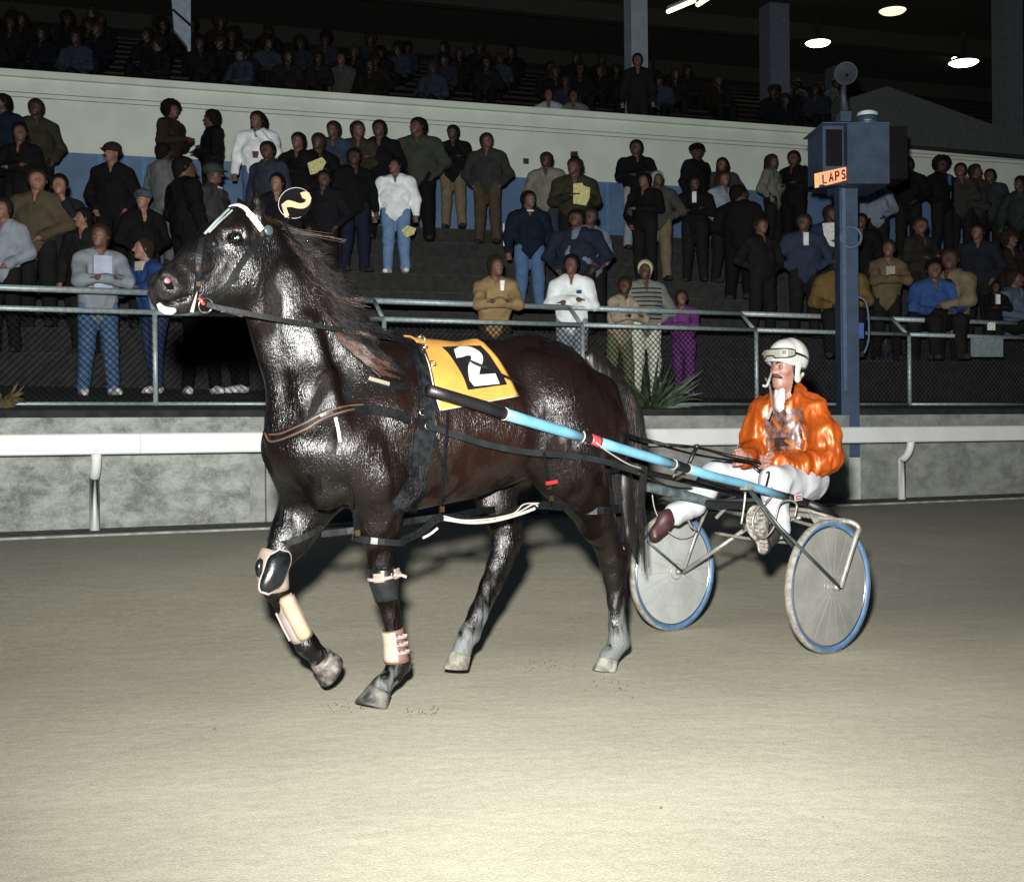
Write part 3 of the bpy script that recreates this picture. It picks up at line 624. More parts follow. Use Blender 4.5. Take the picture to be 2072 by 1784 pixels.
# ---- hair: mane, forelock, tail
def hair(strands, name, m, n=3):
    V = []; Fc = []
    for P, r0, r1 in strands:
        k = len(P); b = len(V); ref = Vector((rng.normal(), rng.normal(), rng.normal())).normalized()
        for i in range(k):
            t = Vector(P[min(i+1, k-1)]-P[max(i-1, 0)]); t = t.normalized() if t.length else Vector((0, 0, 1)); a = (ref-t*ref.dot(t)).normalized(); q = t.cross(a); r = r0+(r1-r0)*(i/(k-1))
            for j in range(n):
                g = 2*math.pi*j/n; V.append(Vector(P[i])+(a*math.cos(g)+q*math.sin(g))*r)
        Fc += [(b+i*n+j, b+i*n+(j+1) % n, b+(i+1)*n+(j+1) % n, b+(i+1)*n+j) for i in range(k-1) for j in range(n)]
    return obj(name, V, Fc, m, hr)
hairm = mat('hair_dark', (.0035, .003, .003), .5, var=.3, scale=40, spec=.16); hairb = mat('hair_brown', (.034, .015, .009), .45, var=.5, scale=30)
def guided(G, N_, jit, m, name, r0=.0021, r1=.0008, wav=.01, hang=0, ylr=None):
    """G: list of guide polylines in picture points with lateral offset; strands interpolate neighbouring guides"""
    GW = [np.array(cr([np.array(HF.px(x, y, yl)) for x, y, yl in g], 4)) for g in G]; out = []
    L0 = min(len(g) for g in GW); GW = [g[np.linspace(0, len(g)-1, 13).astype(int)] for g in GW]
    NC = max(10, N_//28); cl = [(rng.uniform(0, len(GW)-1.0001), rng.normal(0, 1, 3), rng.uniform(0, 6.28, 3), rng.uniform(5, 11), rng.uniform(.72, 1)) for _ in range(NC)]
    for _ in range(N_):
        cf, cj, ph, wf, cc_ = cl[rng.randint(NC)]; f = min(max(cf+rng.normal(0, .16), 0), len(GW)-1.0001); i = int(f); t = f-i; P = GW[i]*(1-t)+GW[i+1]*t; K = len(P)
        o0 = rng.normal(0, 1, 3)*np.array([jit*.3, jit*.25, jit*.3]); o1 = (cj*.9+rng.normal(0, .38, 3))*np.array([jit, jit*.7, jit]); s_ = np.linspace(0, 1, K)[:, None]
        i2 = int(cf); t2 = cf-i2; PC_ = GW[i2]*(1-t2)+GW[i2+1]*t2; P = P*(1-.75*s_**1.2)+PC_*(.75*s_**1.2)
        cut = min(1, cc_*rng.uniform(.85, 1.05))
        Q = P+o0*(1-s_)+o1*s_**1.3+wav*s_*np.sin(s_*wf+ph); kk = max(5, int(K*cut))
        out.append(([HF.w(q) for q in Q[:kk]], r0, r1))
    return hair(out, name, m)
# mane blown back from the crest
MG = [[(545, 446, .0), (596, 470, .05), (640, 496, .08), (678, 500, .09)],
      [(566, 474, .02), (615, 515, .10), (656, 546, .12), (690, 566, .13)],
      [(588, 508, .03), (640, 556, .13), (684, 588, .16), (728, 608, .17)],
      [(606, 541, .05), (660, 592, .15), (702, 627, .19), (748, 648, .2)],
      [(628, 578, .07), (675, 630, .17), (722, 665, .21), (762, 690, .22)],
      [(652, 612, .09), (690, 668, .19), (735, 705, .24), (782, 735, .26)],
      [(680, 642, .09), (715, 690, .20), (760, 735, .25), (812, 757, .26)],
      [(712, 665, .09), (750, 702, .20), (790, 735, .24), (825, 755, .25)]]
guided(MG, 3600, .020, hairm, 'mane', r0=.0015, r1=.0006, wav=.016); guided([[(x + 4, y - 4, l_) if i == 0 else (x + 9*i, y - 9*i, l_) for i, (x, y, l_) in enumerate(g)] for g in MG[1:6]], 500, .03, hairm, 'mane', r0=.0016, wav=.02) 
guided(MG[4:], 420, .02, hairb, 'mane', r0=.0018)
guided([[(655, 612, .10), (690, 660, .19), (735, 705, .25), (790, 745, .28)], [(690, 690, .20), (725, 720, .25), (760, 745, .28), (808, 762, .29)]], 260, .012, hairb, 'mane')
guided(MG[:4], 60, .05, hairb, 'mane', r0=.001, wav=.03)
guided([[(535, 440, 0), (500, 430, .02), (482, 425, .03), (470, 440, .03)], [(540, 445, 0), (520, 445, .03), (500, 455, .05), (490, 470, .06)]], 150, .008, hairm, 'forelock')
# tail
TG = [[(1188, 712, .0), (1210, 760, .0), (1222, 850, .04), (1232, 980, .05), (1240, 1080, .05)],
      [(1196, 712, .0), (1232, 765, .0), (1250, 860, .02), (1254, 980, .03), (1262, 1110, .03)],
      [(1203, 708, .0), (1264, 780, .0), (1284, 880, .0), (1278, 985, .0), (1284, 1130, .0)],
      [(1206, 708, .0), (1280, 795, .0), (1304, 890, -.02), (1300, 990, -.02), (1302, 1150, -.03)]]
guided(TG, 2600, .016, hairm, 'tail', r0=.0021, r1=.0008, wav=.012); guided(TG[1:], 330, .012, hairb, 'tail', r0=.0018, r1=.0004, wav=.008)
hv = Vol((-1.15, -.2, .5), (-.4, .3, 1.6), .012)
hv.chain([(HX(1196, 725, 0), .04), (HX(1226, 765, 0), .055), (HX(1250, 860, .01), .06), (HX(1262, 980, .015), .055), (HX(1276, 1080, .01), .035), (HX(1286, 1130, .0), .008)], (1, .6, 1), .02)
a, b2 = hv.mesh(1); obj('tail_core', toW(HF, rumple(a, b2, .01, 22, (1, 1, .15))), b2, mat('tail_core', (.003, .0025, .0025), .5, bump=.004, bscale=60, bstr=(1, 1, .08)), hr)
# ------------------------------------------------------------------ leather, boots, cloth on the horse
lea = mat('black_leather', (.0035, .004, .0045), .42, var=.3, scale=40, bump=.0008, bscale=120, spec=.16); leg_ = mat('worn_leather', (.006, .007, .008), .40, var=.5, scale=30, bump=.001, bscale=90, spec=.3)
tan = mat('tan_leather', (.055, .024, .014), .55, var=.2); wht = mat('white_tape', (.30, .27, .24), .55, var=.06); chr_ = mat('chrome', (.7, .7, .68), .22, metal=1, var=.02); brs = mat('brass', (.65, .45, .2), .3, metal=1, var=.05)
def surf(pts, off=.006, n=6):
    P = cr(pts, n); A = [cast(p[0], p[1], off) for p in P]; return [a[0] for a in A], [a[1] for a in A]
def bandS(mb, pts, wd, th=.004, off=.003, n=6):
    P, Nn = surf(pts, off, n); Nn = [sum((Nn[max(0, min(len(Nn)-1, i+k))] for k in (-2, -1, 0, 1, 2)), Vector()).normalized() for i in range(len(Nn))]; mb.strap(P, Nn, wd, th); return P, Nn
def P3(*pts): return [HF.wpx(x, y, yl) for x, y, yl in pts]
# saddle cloth: yellow, follows the back and hangs to both sides
def uvq(c, u, v):
    (tl, tr, br, bl) = c; a = np.array(tl)*(1-u)+np.array(tr)*u; b = np.array(bl)*(1-u)+np.array(br)*u; return a*(1-v)+b*v
Ltop = cr([(852, 710), (866, 745), (876, 790), (888, 831)], 6); Rtop = cr([(978, 697), (1006, 728), (1030, 768), (1046, 803)], 6)
NV = len(Ltop)-1
def cl_pt(u, v):
    f = v*NV; i = min(int(f), NV-1); t = f-i; a = Ltop[i]*(1-t)+Ltop[i+1]*t; b = Rtop[i]*(1-t)+Rtop[i+1]*t
    return a*(1-u)+b*u
th_ = thing('saddle_cloth', HF.w((.2, 0, 1.4)), 'yellow saddle cloth with white number two in a black panel on the dark horse', 'saddle cloth')
def cloth_grid(nu, nv, off, top=True):
    G = []; 
    for j in range(nv+1):
        row = []
        for i in range(nu+1):
            u_, v_ = i/nu, j/nv; x, y = cl_pt(u_, v_)
            if v_ > .93: # rounded lower corners
                c = min(u_, 1-u_); y -= max(0, .06-c)*60*(v_-.93)/.07
            row.append(cast(x, y, off))
        G.append(row)
    return G
G = cloth_grid(30, 26, .010); V = []; nu = 30
loc = lambda p: Vector(((p-HF.o).dot(HF.u), (p-HF.o).dot(HF.l), p.z))
rows = [[g[0] for g in r] for r in G]
# continue over the spine and down the far side
topl = [loc(p) for p in rows[0]]; extra = []
for k in range(1, 9):
    rr_ = []
    for i, p in enumerate(topl):
        y = p.y*(1-k/2.2) if k < 5 else None
        ang = k/8; yy = p.y-(p.y+.24)*ang
        q = HF.w((p.x+.0, yy, 2.0)); h = BV.ray_cast(q, Vector((0, 0, -1)))
        rr_.append((h[0]+Vector((0, 0, .011))) if h[0] else q)
    extra.append(rr_)
rows = extra[::-1]+rows; V = [p for r in rows for p in r]; n = nu+1
V2 = [v for v in V]; Fc = [(j*n+i, j*n+i+1, (j+1)*n+i+1, (j+1)*n+i) for j in range(len(rows)-1) for i in range(nu)]
yel = mat('yellow_cloth', (.36, .18, .034), .6, var=.06, scale=14, bump=.0015, bscale=26)
o = obj('cloth', V2, Fc, yel, th_); sd = o.modifiers.new('s', 'SOLIDIFY'); sd.thickness = .005; sd.offset = 0
bp2 = [cl_pt(0, v) for v in np.linspace(.1, 1, 8)]+[cl_pt(u, 1) for u in np.linspace(.05, 1, 12)]
edge = [cast(q[0], q[1]+(0 if 0 < k_ < 99 else 0), .013)[0] for k_, q in enumerate(bp2)]
MB().tube(edge, .0038, 6).build('edge_binding', mat('binding_pale', (.34, .29, .19), .6), th_, smooth=True)
def dec(poly_rows, off, m, nm, par, th=.003):
    """rows of (left point, right point) in the picture, laid on the cloth"""
    V = []; k = 9; P = cr([a+b for a, b in poly_rows], 4) if len(poly_rows) > 2 else [np.array(a+b) for a, b in poly_rows]
    for p in P:
        for i in range(k): t = i/(k-1); V.append(cast(p[0]*(1-t)+p[2]*t, p[1]*(1-t)+p[3]*t, off)[0])
    F_ = [(j*k+i, j*k+i+1, (j+1)*k+i+1, (j+1)*k+i) for j in range(len(P)-1) for i in range(k-1)]
    return V, F_
def q2(x, y): return (809.4+.2735*x, 607+.2735*y)
rowsP = [(q2(298, 368), q2(590, 358)), (q2(350, 420), q2(650, 420)), (q2(410, 510), q2(705, 505)), (q2(455, 590), q2(745, 570)), (q2(487, 678), q2(780, 640))]
V, F_ = dec(rowsP, .0165, None, '', None); pn = obj('number_panel', V, F_, mat('panel_black', (.004, .004, .0045), .5), th_)
mb = MB()
two = [[(q2(385, 392), q2(402, 455)), (q2(430, 372), q2(445, 448)), (q2(490, 372), q2(478, 436)), (q2(550, 390), q2(508, 440)), (q2(592, 425), q2(508, 470)), (q2(600, 470), q2(492, 505)), (q2(583, 520), q2(488, 545)), (q2(571, 560), q2(492, 592)), (q2(571, 576), q2(498, 620))],
       [(q2(571, 575), q2(530, 657)), (q2(690, 567), q2(720, 640))], [(q2(571, 575), q2(498, 618)), (q2(571, 577), q2(530, 657))]]
for r in two: V, F_ = dec(r, .021, None, '', None); mb.add(V, F_)
mb.build('numeral', mat('numeral_white', (.36, .36, .35), .5, var=.02), pn, smooth=True)
# harness
hs = thing('harness', HF.w((.45, 0, 1.5)), 'black leather harness with saddle pad, girth and breast collar on the horse', 'harness')
mb = MB(); bandS(mb, [(828, 692), (838, 716), (852, 752), (858, 800), (858, 860), (853, 905), (846, 950), (838, 990)], [.055]*6*7+[.055]); mb.build('girth', lea, hs)
mb = MB(); bandS(mb, [(848, 700), (862, 740), (872, 790), (872, 840), (862, 880)], .03, .006, .008); bandS(mb, [(836, 712), (846, 750), (852, 800), (852, 850)], .022, .005, .010)
mb.build('saddle_flap', leg_, hs)
V, N2 = surf([(850, 745), (858, 800), (858, 850)], .02); MB().strap(V, N2, .04, .012).build('shaft_loop', leg_, hs)
mb = MB()
for p in ((855, 708), (847, 690), (856, 770), (864, 806), (850, 835), (862, 862), (872, 742)): q, nn_ = cast(p[0], p[1], .02); mb.ring(q, nn_, .014, .003, 16, 6)
mb.build('buckle', chr_, hs, smooth=True)
mb = MB(); top = [HF.w((.36, yy, 1.50+(.02 if abs(yy) < .05 else 0)-abs(yy)*.35)) for yy in (-.16, -.09, -.04, 0, .04, .09, .16)]; mb.strap(cr(top, 3), Vector((0, 0, 1)), .07, .02)
mb.build('saddle_pad', lea, hs, smooth=True)
mb = MB()
for yy in (.05, -.05): MB().ring(HF.w((.36, yy, 1.55)), HF.u, .022, .004, 18, 6).build('rein_terret', chr_, hs, smooth=True)
mb = MB(); bandS(mb, [(541, 868), (548, 886), (575, 884), (612, 868), (645, 848), (690, 833), (735, 829), (790, 836), (828, 850)], .042, .006, .006); brc = mb.build('breast_collar', lea, hs)
mb = MB(); bandS(mb, [(542, 876), (552, 892), (580, 888), (615, 873), (650, 852), (690, 837), (715, 833)], .007, .004, .013); bandS(mb, [(549, 879), (575, 877), (612, 861), (645, 842), (680, 828), (735, 822)], .006, .004, .010); mb.build('edge_piping', tan, brc)
mb = MB(); bandS(mb, [(648, 843), (662, 838), (675, 836)], .012, .004, .014); mb.build('collar_buckle', chr_, brc)
mb = MB(); bandS(mb, [(708, 745), (706, 780), (704, 815), (702, 832)], .024, .005, .004); bandS(mb, [(745, 770), (780, 782), (825, 785)], .035, .006, .005); mb.build('neck_strap', lea, hs)
mb = MB(); bandS(mb, [(745, 768), (770, 776), (786, 781)], .016, .005, .012); mb.build('strap_tip', mat('felt_tan', (.14, .12, .09), .8), hs)
mb = MB(); bandS(mb, [(678, 840), (684, 868), (688, 895)], .013, .004, .006); mb.build('white_strap', wht, hs)
mb = MB(); bandS(mb, [(688, 895), (696, 930), (704, 965), (712, 1000), (716, 1040)], .010, .004, .005); mb.build('martingale', lea, hs)
mb = MB(); bandS(mb, [(876, 815), (872, 860), (880, 905), (905, 950)], .012, .004, .006); mb.tube(P3((876, 862, .30), (888, 915, .31), (906, 972, .30)), .006, 6); mb.build('hanging_strap', lea, hs)
# long fringe of the saddle tassel
T = []
for i in range(230):
    a = rng.uniform(-1, 1); b = rng.normal(0, 1); p0, _ = cast(846+10*a, 945+rng.uniform(-20, 30), .02)
    p1, _ = cast(815+26*a-6*b*.3, 1018+12*rng.uniform(-1, 1), .02); mid = (p0+p1)/2+HF.l*.02+Vector((rng.normal(0, .008), 0, 0)); T.append(([p0, (p0*.55+mid*.45), mid, (mid+p1)/2, p1], .0022, .001))
_hr = hr; hr = hs; hair(T, 'tassel', lea); hr = _hr
mb = MB(); V, N2 = surf([(858, 870), (855, 905), (846, 945), (836, 985)], .016); mb.strap(V, N2, .07, .01); V, N2 = surf([(842, 870), (836, 910), (824, 960)], .02); mb.strap(V, N2, .03, .008); mb.build('girth_pad', leg_, hs)
# trace: long strap along the flank to the shaft
mb = MB(); Pt = P3((868, 862, .33), (920, 880, .335), (1000, 903, .34), (1070, 915, .35), (1150, 922, .36), (1220, 933, .37), (1290, 955, .38)); mb.strap(cr(Pt, 4), HF.l, .026, .005); mb.build('trace_strap', mat('strap_grey', (.006, .008, .009), .45, var=.3), hs)
# back strap along the spine to the tail
mb = MB(); bp_ = []
for x in [.33, .2, .05, -.1, -.25, -.4, -.52, -.6]:
    h = BV.ray_cast(HF.w((x, 0, 2.2)), Vector((0, 0, -1))); bp_.append(h[0]+Zv*.008)
mb.strap(cr(bp_, 3), Zv, .022, .005); mb.build('back_strap', lea, hs)
# ---- hopples: leg rings joined by straps
hp_ = thing('hopples', HF.w((.5, .15, .7)), 'hopple straps ringing the legs of the dark horse with white taped lower edge', 'hopples')
def legring(x, y, yl, rx, wd, tilt=(0, 0, 1), m=lea):
    c_ = HF.wpx(x, y, yl); N_ = (HF.u*tilt[0]+HF.l*tilt[1]+Zv*tilt[2]).normalized(); mb = MB(); P = []; Nn = []
    A = (HF.u-N_*HF.u.dot(N_)).normalized(); B = N_.cross(A)
    for i in range(25): a = 2*math.pi*i/24; d = A*math.cos(a)*rx+B*math.sin(a)*rx*.9; P.append(c_+d); Nn.append(d.normalized())
    mb.strap(P, Nn, wd, .006); return mb.build('leg_ring', m, hp_, smooth=False)
pol = mat('patent_leather', (.009, .01, .011), .18, var=.2, spec=.8)
legring(765, 1092, .14, .105, .026, (-.12, .05, 1), pol); legring(598, 1078, -.16, .118, .026, (.38, .05, 1), pol); legring(1012, 1042, -.16, .11, .024, (.1, 0, 1)); legring(1200, 1030, .17, .13, .034, (0, 0, 1))
def tubeP(name, pts, r, m, par, n=4, sm=True): return MB().tube(cr(P3(*pts), n), r, 8).build(name, m, par, smooth=sm)
mb = MB(); mb.strap(cr(P3((812, 1094, .2), (850, 1076, .2), (888, 1048, .22), (950, 1052, .22), (1000, 1050, .22), (1050, 1030, .22), (1085, 1022, .22), (1150, 1026, .24), (1190, 1026, .24)), 4), HF.l, .034, .006)
mb.strap(cr(P3((888, 1046, .18), (840, 1052, .1), (790, 1060, 0), (720, 1072, -.1), (650, 1080, -.15)), 4), HF.l, .028, .006)
mb.strap(cr(P3((890, 1050, .16), (960, 1035, 0), (1000, 1030, -.1)), 4), HF.l, .03, .006); mb.build('long_strap', lea, hp_)
mb = MB(); mb.strap(cr(P3((898, 1050, .235), (950, 1057, .235), (1000, 1053, .235), (1050, 1040, .235), (1082, 1028, .235)), 4), HF.l, .012, .004); mb.strap(cr(P3((855, 1088, .215), (870, 1080, .215), (885, 1068, .215)), 3), HF.l, .010, .004); mb.build('white_taping', wht, hp_)
mb = MB(); mb.tube(cr(P3((898, 1044, .24), (935, 1052, .24), (985, 1050, .24), (1040, 1040, .24), (1078, 1020, .24), (1088, 1024, .24)), 5), .0035, 6); mb.tube(cr(P3((1000, 1048, .25), (1040, 1038, .25), (1060, 1020, .245), (1090, 1018, .24)), 4), .003, 6); mb.build('white_cord', wht, hp_)
for pp, ww in ((((905, 835, .33), (904, 870, .345), (900, 920, .345), (894, 980, .31), (889, 1045, .22)), .012), (((1100, 915, .36), (1106, 960, .34), (1112, 1005, .27), (1116, 1025, .23)), .014), (((572, 985, .02), (570, 1030, -.03), (566, 1062, -.06)), .016), (((716, 1030, .19), (718, 1060, .19), (722, 1085, .19)), .016), (((1222, 780, .06), (1226, 860, .12), (1232, 950, .16), (1232, 1030, .16)), .02)): MB().strap(cr(P3(*pp), 4), HF.l, ww, .004).build('hanger', lea, hp_)
mb = MB()
for x, y, yl in ((1114, 1008, .275), (1110, 985, .30), (893, 1030, .25), (722, 1078, .2)): MB().box(HF.wpx(x, y, yl)+HF.l*.006, HF.u*.011, HF.l*.003, Zv*.012).build('hanger_buckle', brs, hp_)
mb = MB(); mb.strap(P3((1104, 978, .33), (1128, 974, .34)), HF.l, .016, .004); mb.build('red_tag', mat('red_tab', (.2, .008, .012), .5), hp_)
# ---- bridle
br = thing('bridle', HF.wpx(480, 500, .08), 'black bridle with white browband and round head number on the dark horse', 'bridle')
mb = MB()
bandS(mb, [(540, 462), (520, 490), (490, 530), (465, 570), (445, 597), (418, 610)], .026, .004, .004)
bandS(mb, [(536, 474), (534, 510), (528, 550), (520, 590), (515, 612)], .012, .004, .004)
bandS(mb, [(411, 482), (402, 515), (399, 555), (396, 590), (394, 608)], .022, .004, .004)
bandS(mb, [(566, 458), (590, 490), (622, 523), (645, 545)], .016, .004, .02)
bandS(mb, [(410, 604), (440, 590), (462, 575), (482, 561)], .014, .004, .008)
mb.build('headstall', lea, br)
mb = MB(); bandS(mb, [(467, 423), (482, 421), (500, 430), (515, 448), (527, 467)], [.010]*4+[.018]*10+[.024]*11, .004, .012); mb.build('browband', mat('browband_white', (.32, .30, .29), .4, var=.03), br)
mb = MB(); bandS(mb, [(466, 428), (440, 452), (416, 477)], .009, .004, .010); bandS(mb, [(472, 430), (450, 450), (424, 474)], .005, .004, .010); mb.build('face_strap', mat('pale_green_tape', (.16, .20, .19), .45), br)
nb0 = HF.wpx(411, 482, 0); pts = []
for t in [i*.3 for i in range(-5, 6)]: pts.append(HF.wpx(411, 482, 0)+HF.l*(.075*math.sin(t))+HF.u*(.02*math.cos(t)-.02)+Zv*(.045*math.cos(t)-.045))
MB().tube(pts, .017, 8).build('noseband_roll', lea, br, smooth=True)
mb = MB(); q, nn_ = cast(541, 467, .012); mb.lathe(q, nn_, [(.0005, .004), (.016, .003), (.021, 0), (.021, -.008)], 20); mb.build('rosette', mat('rosette_grey', (.03, .045, .045), .35), br, smooth=True)
q, nn_ = cast(413, 614, .015); MB().ring(q, (nn_+HF.l).normalized(), .029, .0038, 28, 8).build('bit_ring', chr_, br, smooth=True)
mb = MB(); mb.tube(P3((399, 590, .07), (395, 605, .085), (388, 632, .085)), [.003, .004, .008], 8); mb.build('bit_shank', mat('bone_white', (.30, .29, .27), .4), br, smooth=True)
mb = MB(); mb.tube(P3((402, 603, .085), (408, 610, .09), (413, 617, .09)), [.007, .008, .006], 8); mb.build('red_bit_guard', mat('bit_red', (.26, .04, .025), .5), br, smooth=True)
mb = MB(); mb.strap(P3((418, 616, .10), (450, 626, .11), (488, 636, .12)), HF.l, .02, .004); mb.build('curb_strap', leg_, br)
mb = MB()
for x, y, yl in ((452, 627, .115), (527, 475, .09), (488, 636, .125), (398, 545, .08), (399, 575, .08)): MB().box(cast(x, y, .012)[0] if yl < .1 else HF.wpx(x, y, yl), HF.u*.006, HF.l*.003, Zv*.009).build('bridle_buckle', brs, br)
# white-spotted rod beside the neck and head number disc
mb = MB(); bandS(mb, [(634, 532), (645, 545)], .014, .003, .024); mb.build('strap_end', leg_, br)
dc = HF.wpx(597, 411, 0); dn_ = ((CAM-dc).normalized()+HF.l*.35+Zv*.12).normalized(); dx_ = dn_.cross(Zv).normalized()*-1; dy_ = dx_.cross(dn_)*-1
dx_ = Vector((0, 0, 1)).cross(dn_).normalized(); dy_ = dn_.cross(dx_)
dep = (dc-CAM).dot(fwd); pxm = dep/F
def dpt(x, y, o_=0): return dc+dx_*((x-597)*pxm)+dy_*((411-y)*pxm)+dn_*o_
disc = [(597+33*math.cos(t)*1.0+4*math.sin(t), 411-31*math.sin(t)) for t in [2*math.pi*i/40 for i in range(40)]]
dm_ = MB().prism([dpt(x, y, 0) for x, y in disc], -dn_*.006).build('number_disc', mat('disc_black', (.002, .002, .0022), .9, spec=.03), br)
MB().tube([dpt(x, y, .001) for x, y in disc[2:34]], .0008, 5).build('disc_rim', mat('rim_white', (.25, .26, .26), .5), dm_)
def q3(x, y): return (283.3+.295*x, 364.2+.295*y)
path = [((1100, 92), (1113, 122)), ((1125, 84), (1122, 120)), ((1152, 88), (1128, 125)), ((1166, 115), (1140, 130)), ((1166, 145), (1138, 143)), ((1150, 172), (1128, 155)), ((1120, 190), (1108, 162)), ((1080, 192), (1085, 162)), ((1040, 184), (1050, 152)), ((1008, 186), (1010, 148)), ((1002, 198), (972, 178))]
mb = MB(); PP = cr([q3(*a)+q3(*b) for a, b in path], 5); V = []
for p in PP:
    mx_, my_ = (p[0]+p[2])/2, (p[1]+p[3])/2; V += [dpt(mx_+(p[0]-mx_)*1.22, my_+(p[1]-my_)*1.22, .004), dpt(mx_+(p[2]-mx_)*1.22, my_+(p[3]-my_)*1.22, .004)]
mb.add(V, [(2*i, 2*i+2, 2*i+3, 2*i+1) for i in range(len(PP)-1)]); mb.add([dpt(*q3(*p), .004) for p in ((972, 178), (1002, 192), (1022, 245), (994, 262))], [(0, 1, 2, 3)])
mb.build('numeral', mat('numeral_yellow', (.19, .072, .006), .5), dm_)
MB().tube([dpt(590, 440, -.004), HF.wpx(566, 458, 0)], .006, 6).build('disc_clip', lea, br)
# ---- reins: from the bit, through the terrets, back to the hands

# ---- boots
def boot(name, label, parts, where):
    t = thing(name, where, label, 'horse boot', 'leg boots of the horse')
    return t
kb = mat('boot_black', (.005, .0065, .008), .24, var=.4, scale=25, spec=.7, bump=.002, bscale=30); kt = mat('boot_felt', (.20, .15, .12), .75, var=.15, scale=20); kw = mat('boot_cream', (.31, .245, .16), .55, var=.08, scale=12); kp = mat('boot_pinkish', (.22, .18, .165), .7, var=.15, scale=15)
def shell(c_pts, rx, ry, arc0, arc1, m, nm, par, off=.0, n=18, th=.006):
    """open sleeve round a limb: centre line (horse frame points), arc measured from forward (0) to left (90)"""
    P = [Vector(p) for p in cr(c_pts, 4)]; k = len(P); V = []; rxs = np.interp(np.linspace(0, 1, k), np.linspace(0, 1, len(rx)), rx)
    for i in range(k):
        t = (P[min(i+1, k-1)]-P[max(i-1, 0)]).normalized(); f = Vector((0, 1, 0)).cross(t).normalized()
        if f.x < 0: f = -f
        for j in range(n+1):
            a = math.radians(arc0+(arc1-arc0)*j/n); V.append(HF.w(P[i]+f*(math.cos(a)*rxs[i])+Vector((0, 1, 0))*(math.sin(a)*rxs[i]*ry)))
    o = obj(nm, V, [(i*(n+1)+j, i*(n+1)+j+1, (i+1)*(n+1)+j+1, (i+1)*(n+1)+j) for i in range(k-1) for j in range(n)], m, par); sd = o.modifiers.new('s', 'SOLIDIFY'); sd.thickness = th; sd.offset = 1; return o
# knee boot, lifted leg
t = boot('knee_boot', 'glossy black oval knee boot with tan felt edge on the lifted foreleg', None, HF.wpx(552, 1155, -.08))
shell([HX(560, 1118, -.15), HX(551, 1150, -.15), HX(556, 1195, -.15)], [.07, .072, .062], .95, -60, 150, kt, 'felt_lining', t)
def ovalpad(pts, w_, m, nm, par, lat, bul=.03, sc=1.0):
    P = cr(pts, 4); V = []; k = len(P); n = 14
    for i, p in enumerate(P):
        s_ = i/(k-1); ww = w_*math.sqrt(max(1e-3, 1-(2*s_-1)**4))*sc
        nx_, ny_ = (1, 0)
        for j in range(n+1):
            a = math.pi*j/n; V.append(HF.w(HF.px(p[0]-ww*math.cos(a), p[1]+.15*ww*math.cos(a), lat)+Vector((0, bul*math.sin(a)*math.sqrt(max(0, 1-(2*s_-1)**2)), 0))))
    return obj(nm, V, [(i*(n+1)+j, i*(n+1)+j+1, (i+1)*(n+1)+j+1, (i+1)*(n+1)+j) for i in range(k-1) for j in range(n)], m, par)
ovalpad([(566, 1110), (562, 1140), (552, 1170), (543, 1204)], 28, mat('boot_edge', (.24, .21, .19), .6), 'pad_rim', t, -.088, .018); ovalpad([(566, 1113), (562, 1140), (552, 1170), (544, 1200)], 25.5, kb, 'knee_pad', t, -.084, .034)
ovalpad([(527, 1128), (523, 1147), (526, 1168)], 7, kb, 'side_pad', t, -.10, .02)
t = boot('tendon_boot', 'cream and beige shin boot on the cannon of the lifted foreleg', None, HF.wpx(595, 1250, -.1))
shell([HX(574, 1210, -.148), HX(592, 1250, -.146), HX(612, 1290, -.144)], [.046, .052, .050], 1, -170, 170, kp, 'sleeve', t)
P = [HF.wpx(x, y, -.10) for x, y in ((577, 1206), (588, 1230), (604, 1262), (618, 1290))]; MB().tube(cr(P, 4), [.022]+[.034]*11+[.026], 12).build('tendon_guard', kw, t, smooth=True)
MB().strap([HF.wpx(x, y, -.098) for x, y in ((558, 1240), (572, 1270), (586, 1296))], HF.l, .008, .003).build('binding', mat('boot_edge', (0, 0, 0)), t)
t = boot('knee_boot', 'black knee boot with tan strap tabs on the planted foreleg', None, HF.wpx(778, 1180, .2))
shell([HX(775, 1146, .13), HX(778, 1175, .13), HX(784, 1212, .13)], [.063, .067, .054], .95, -120, 120, kb, 'shell', t)
shell([HX(776, 1154, .13), HX(777, 1163, .13), HX(778, 1172, .13)], [.070, .071, .070], .95, 20, 60, kt, 'strap_tab', t); shell([HX(776, 1150, .13), HX(777, 1160, .13), HX(778, 1170, .13)], [.070, .071, .070], .95, 100, 135, kt, 'strap_tab', t)
shell([HX(776.5, 1161, .13), HX(777, 1164, .13), HX(777.5, 1167, .13)], [.075, .075, .075], .95, -20, 150, kp, 'strap', t); MB().strap([HF.wpx(x, y, .2) for x, y in ((802, 1164), (812, 1163), (822, 1167))], HF.l, .012, .003).build('strap_end', kp, t)
mb = MB(); mb.ring(HF.wpx(797, 1163, .205), HF.l, .010, .002, 4, 5); mb.build('buckle', chr_, t)
t = boot('tendon_boot', 'buckled tan and pink leather boot on the lower planted foreleg', None, HF.wpx(800, 1300, .2))
shell([HX(795, 1272, .13), HX(799, 1300, .13), HX(803, 1338, .13)], [.044, .045, .054], 1, -170, 175, mat('boot_tan', (.11, .055, .045), .6, var=.2), 'sleeve', t)
shell([HX(795, 1274, .13), HX(799, 1300, .13), HX(802, 1334, .13)], [.049, .05, .056], 1, -40, 68, mat('boot_pale', (.27, .24, .18), .6), 'front_panel', t)
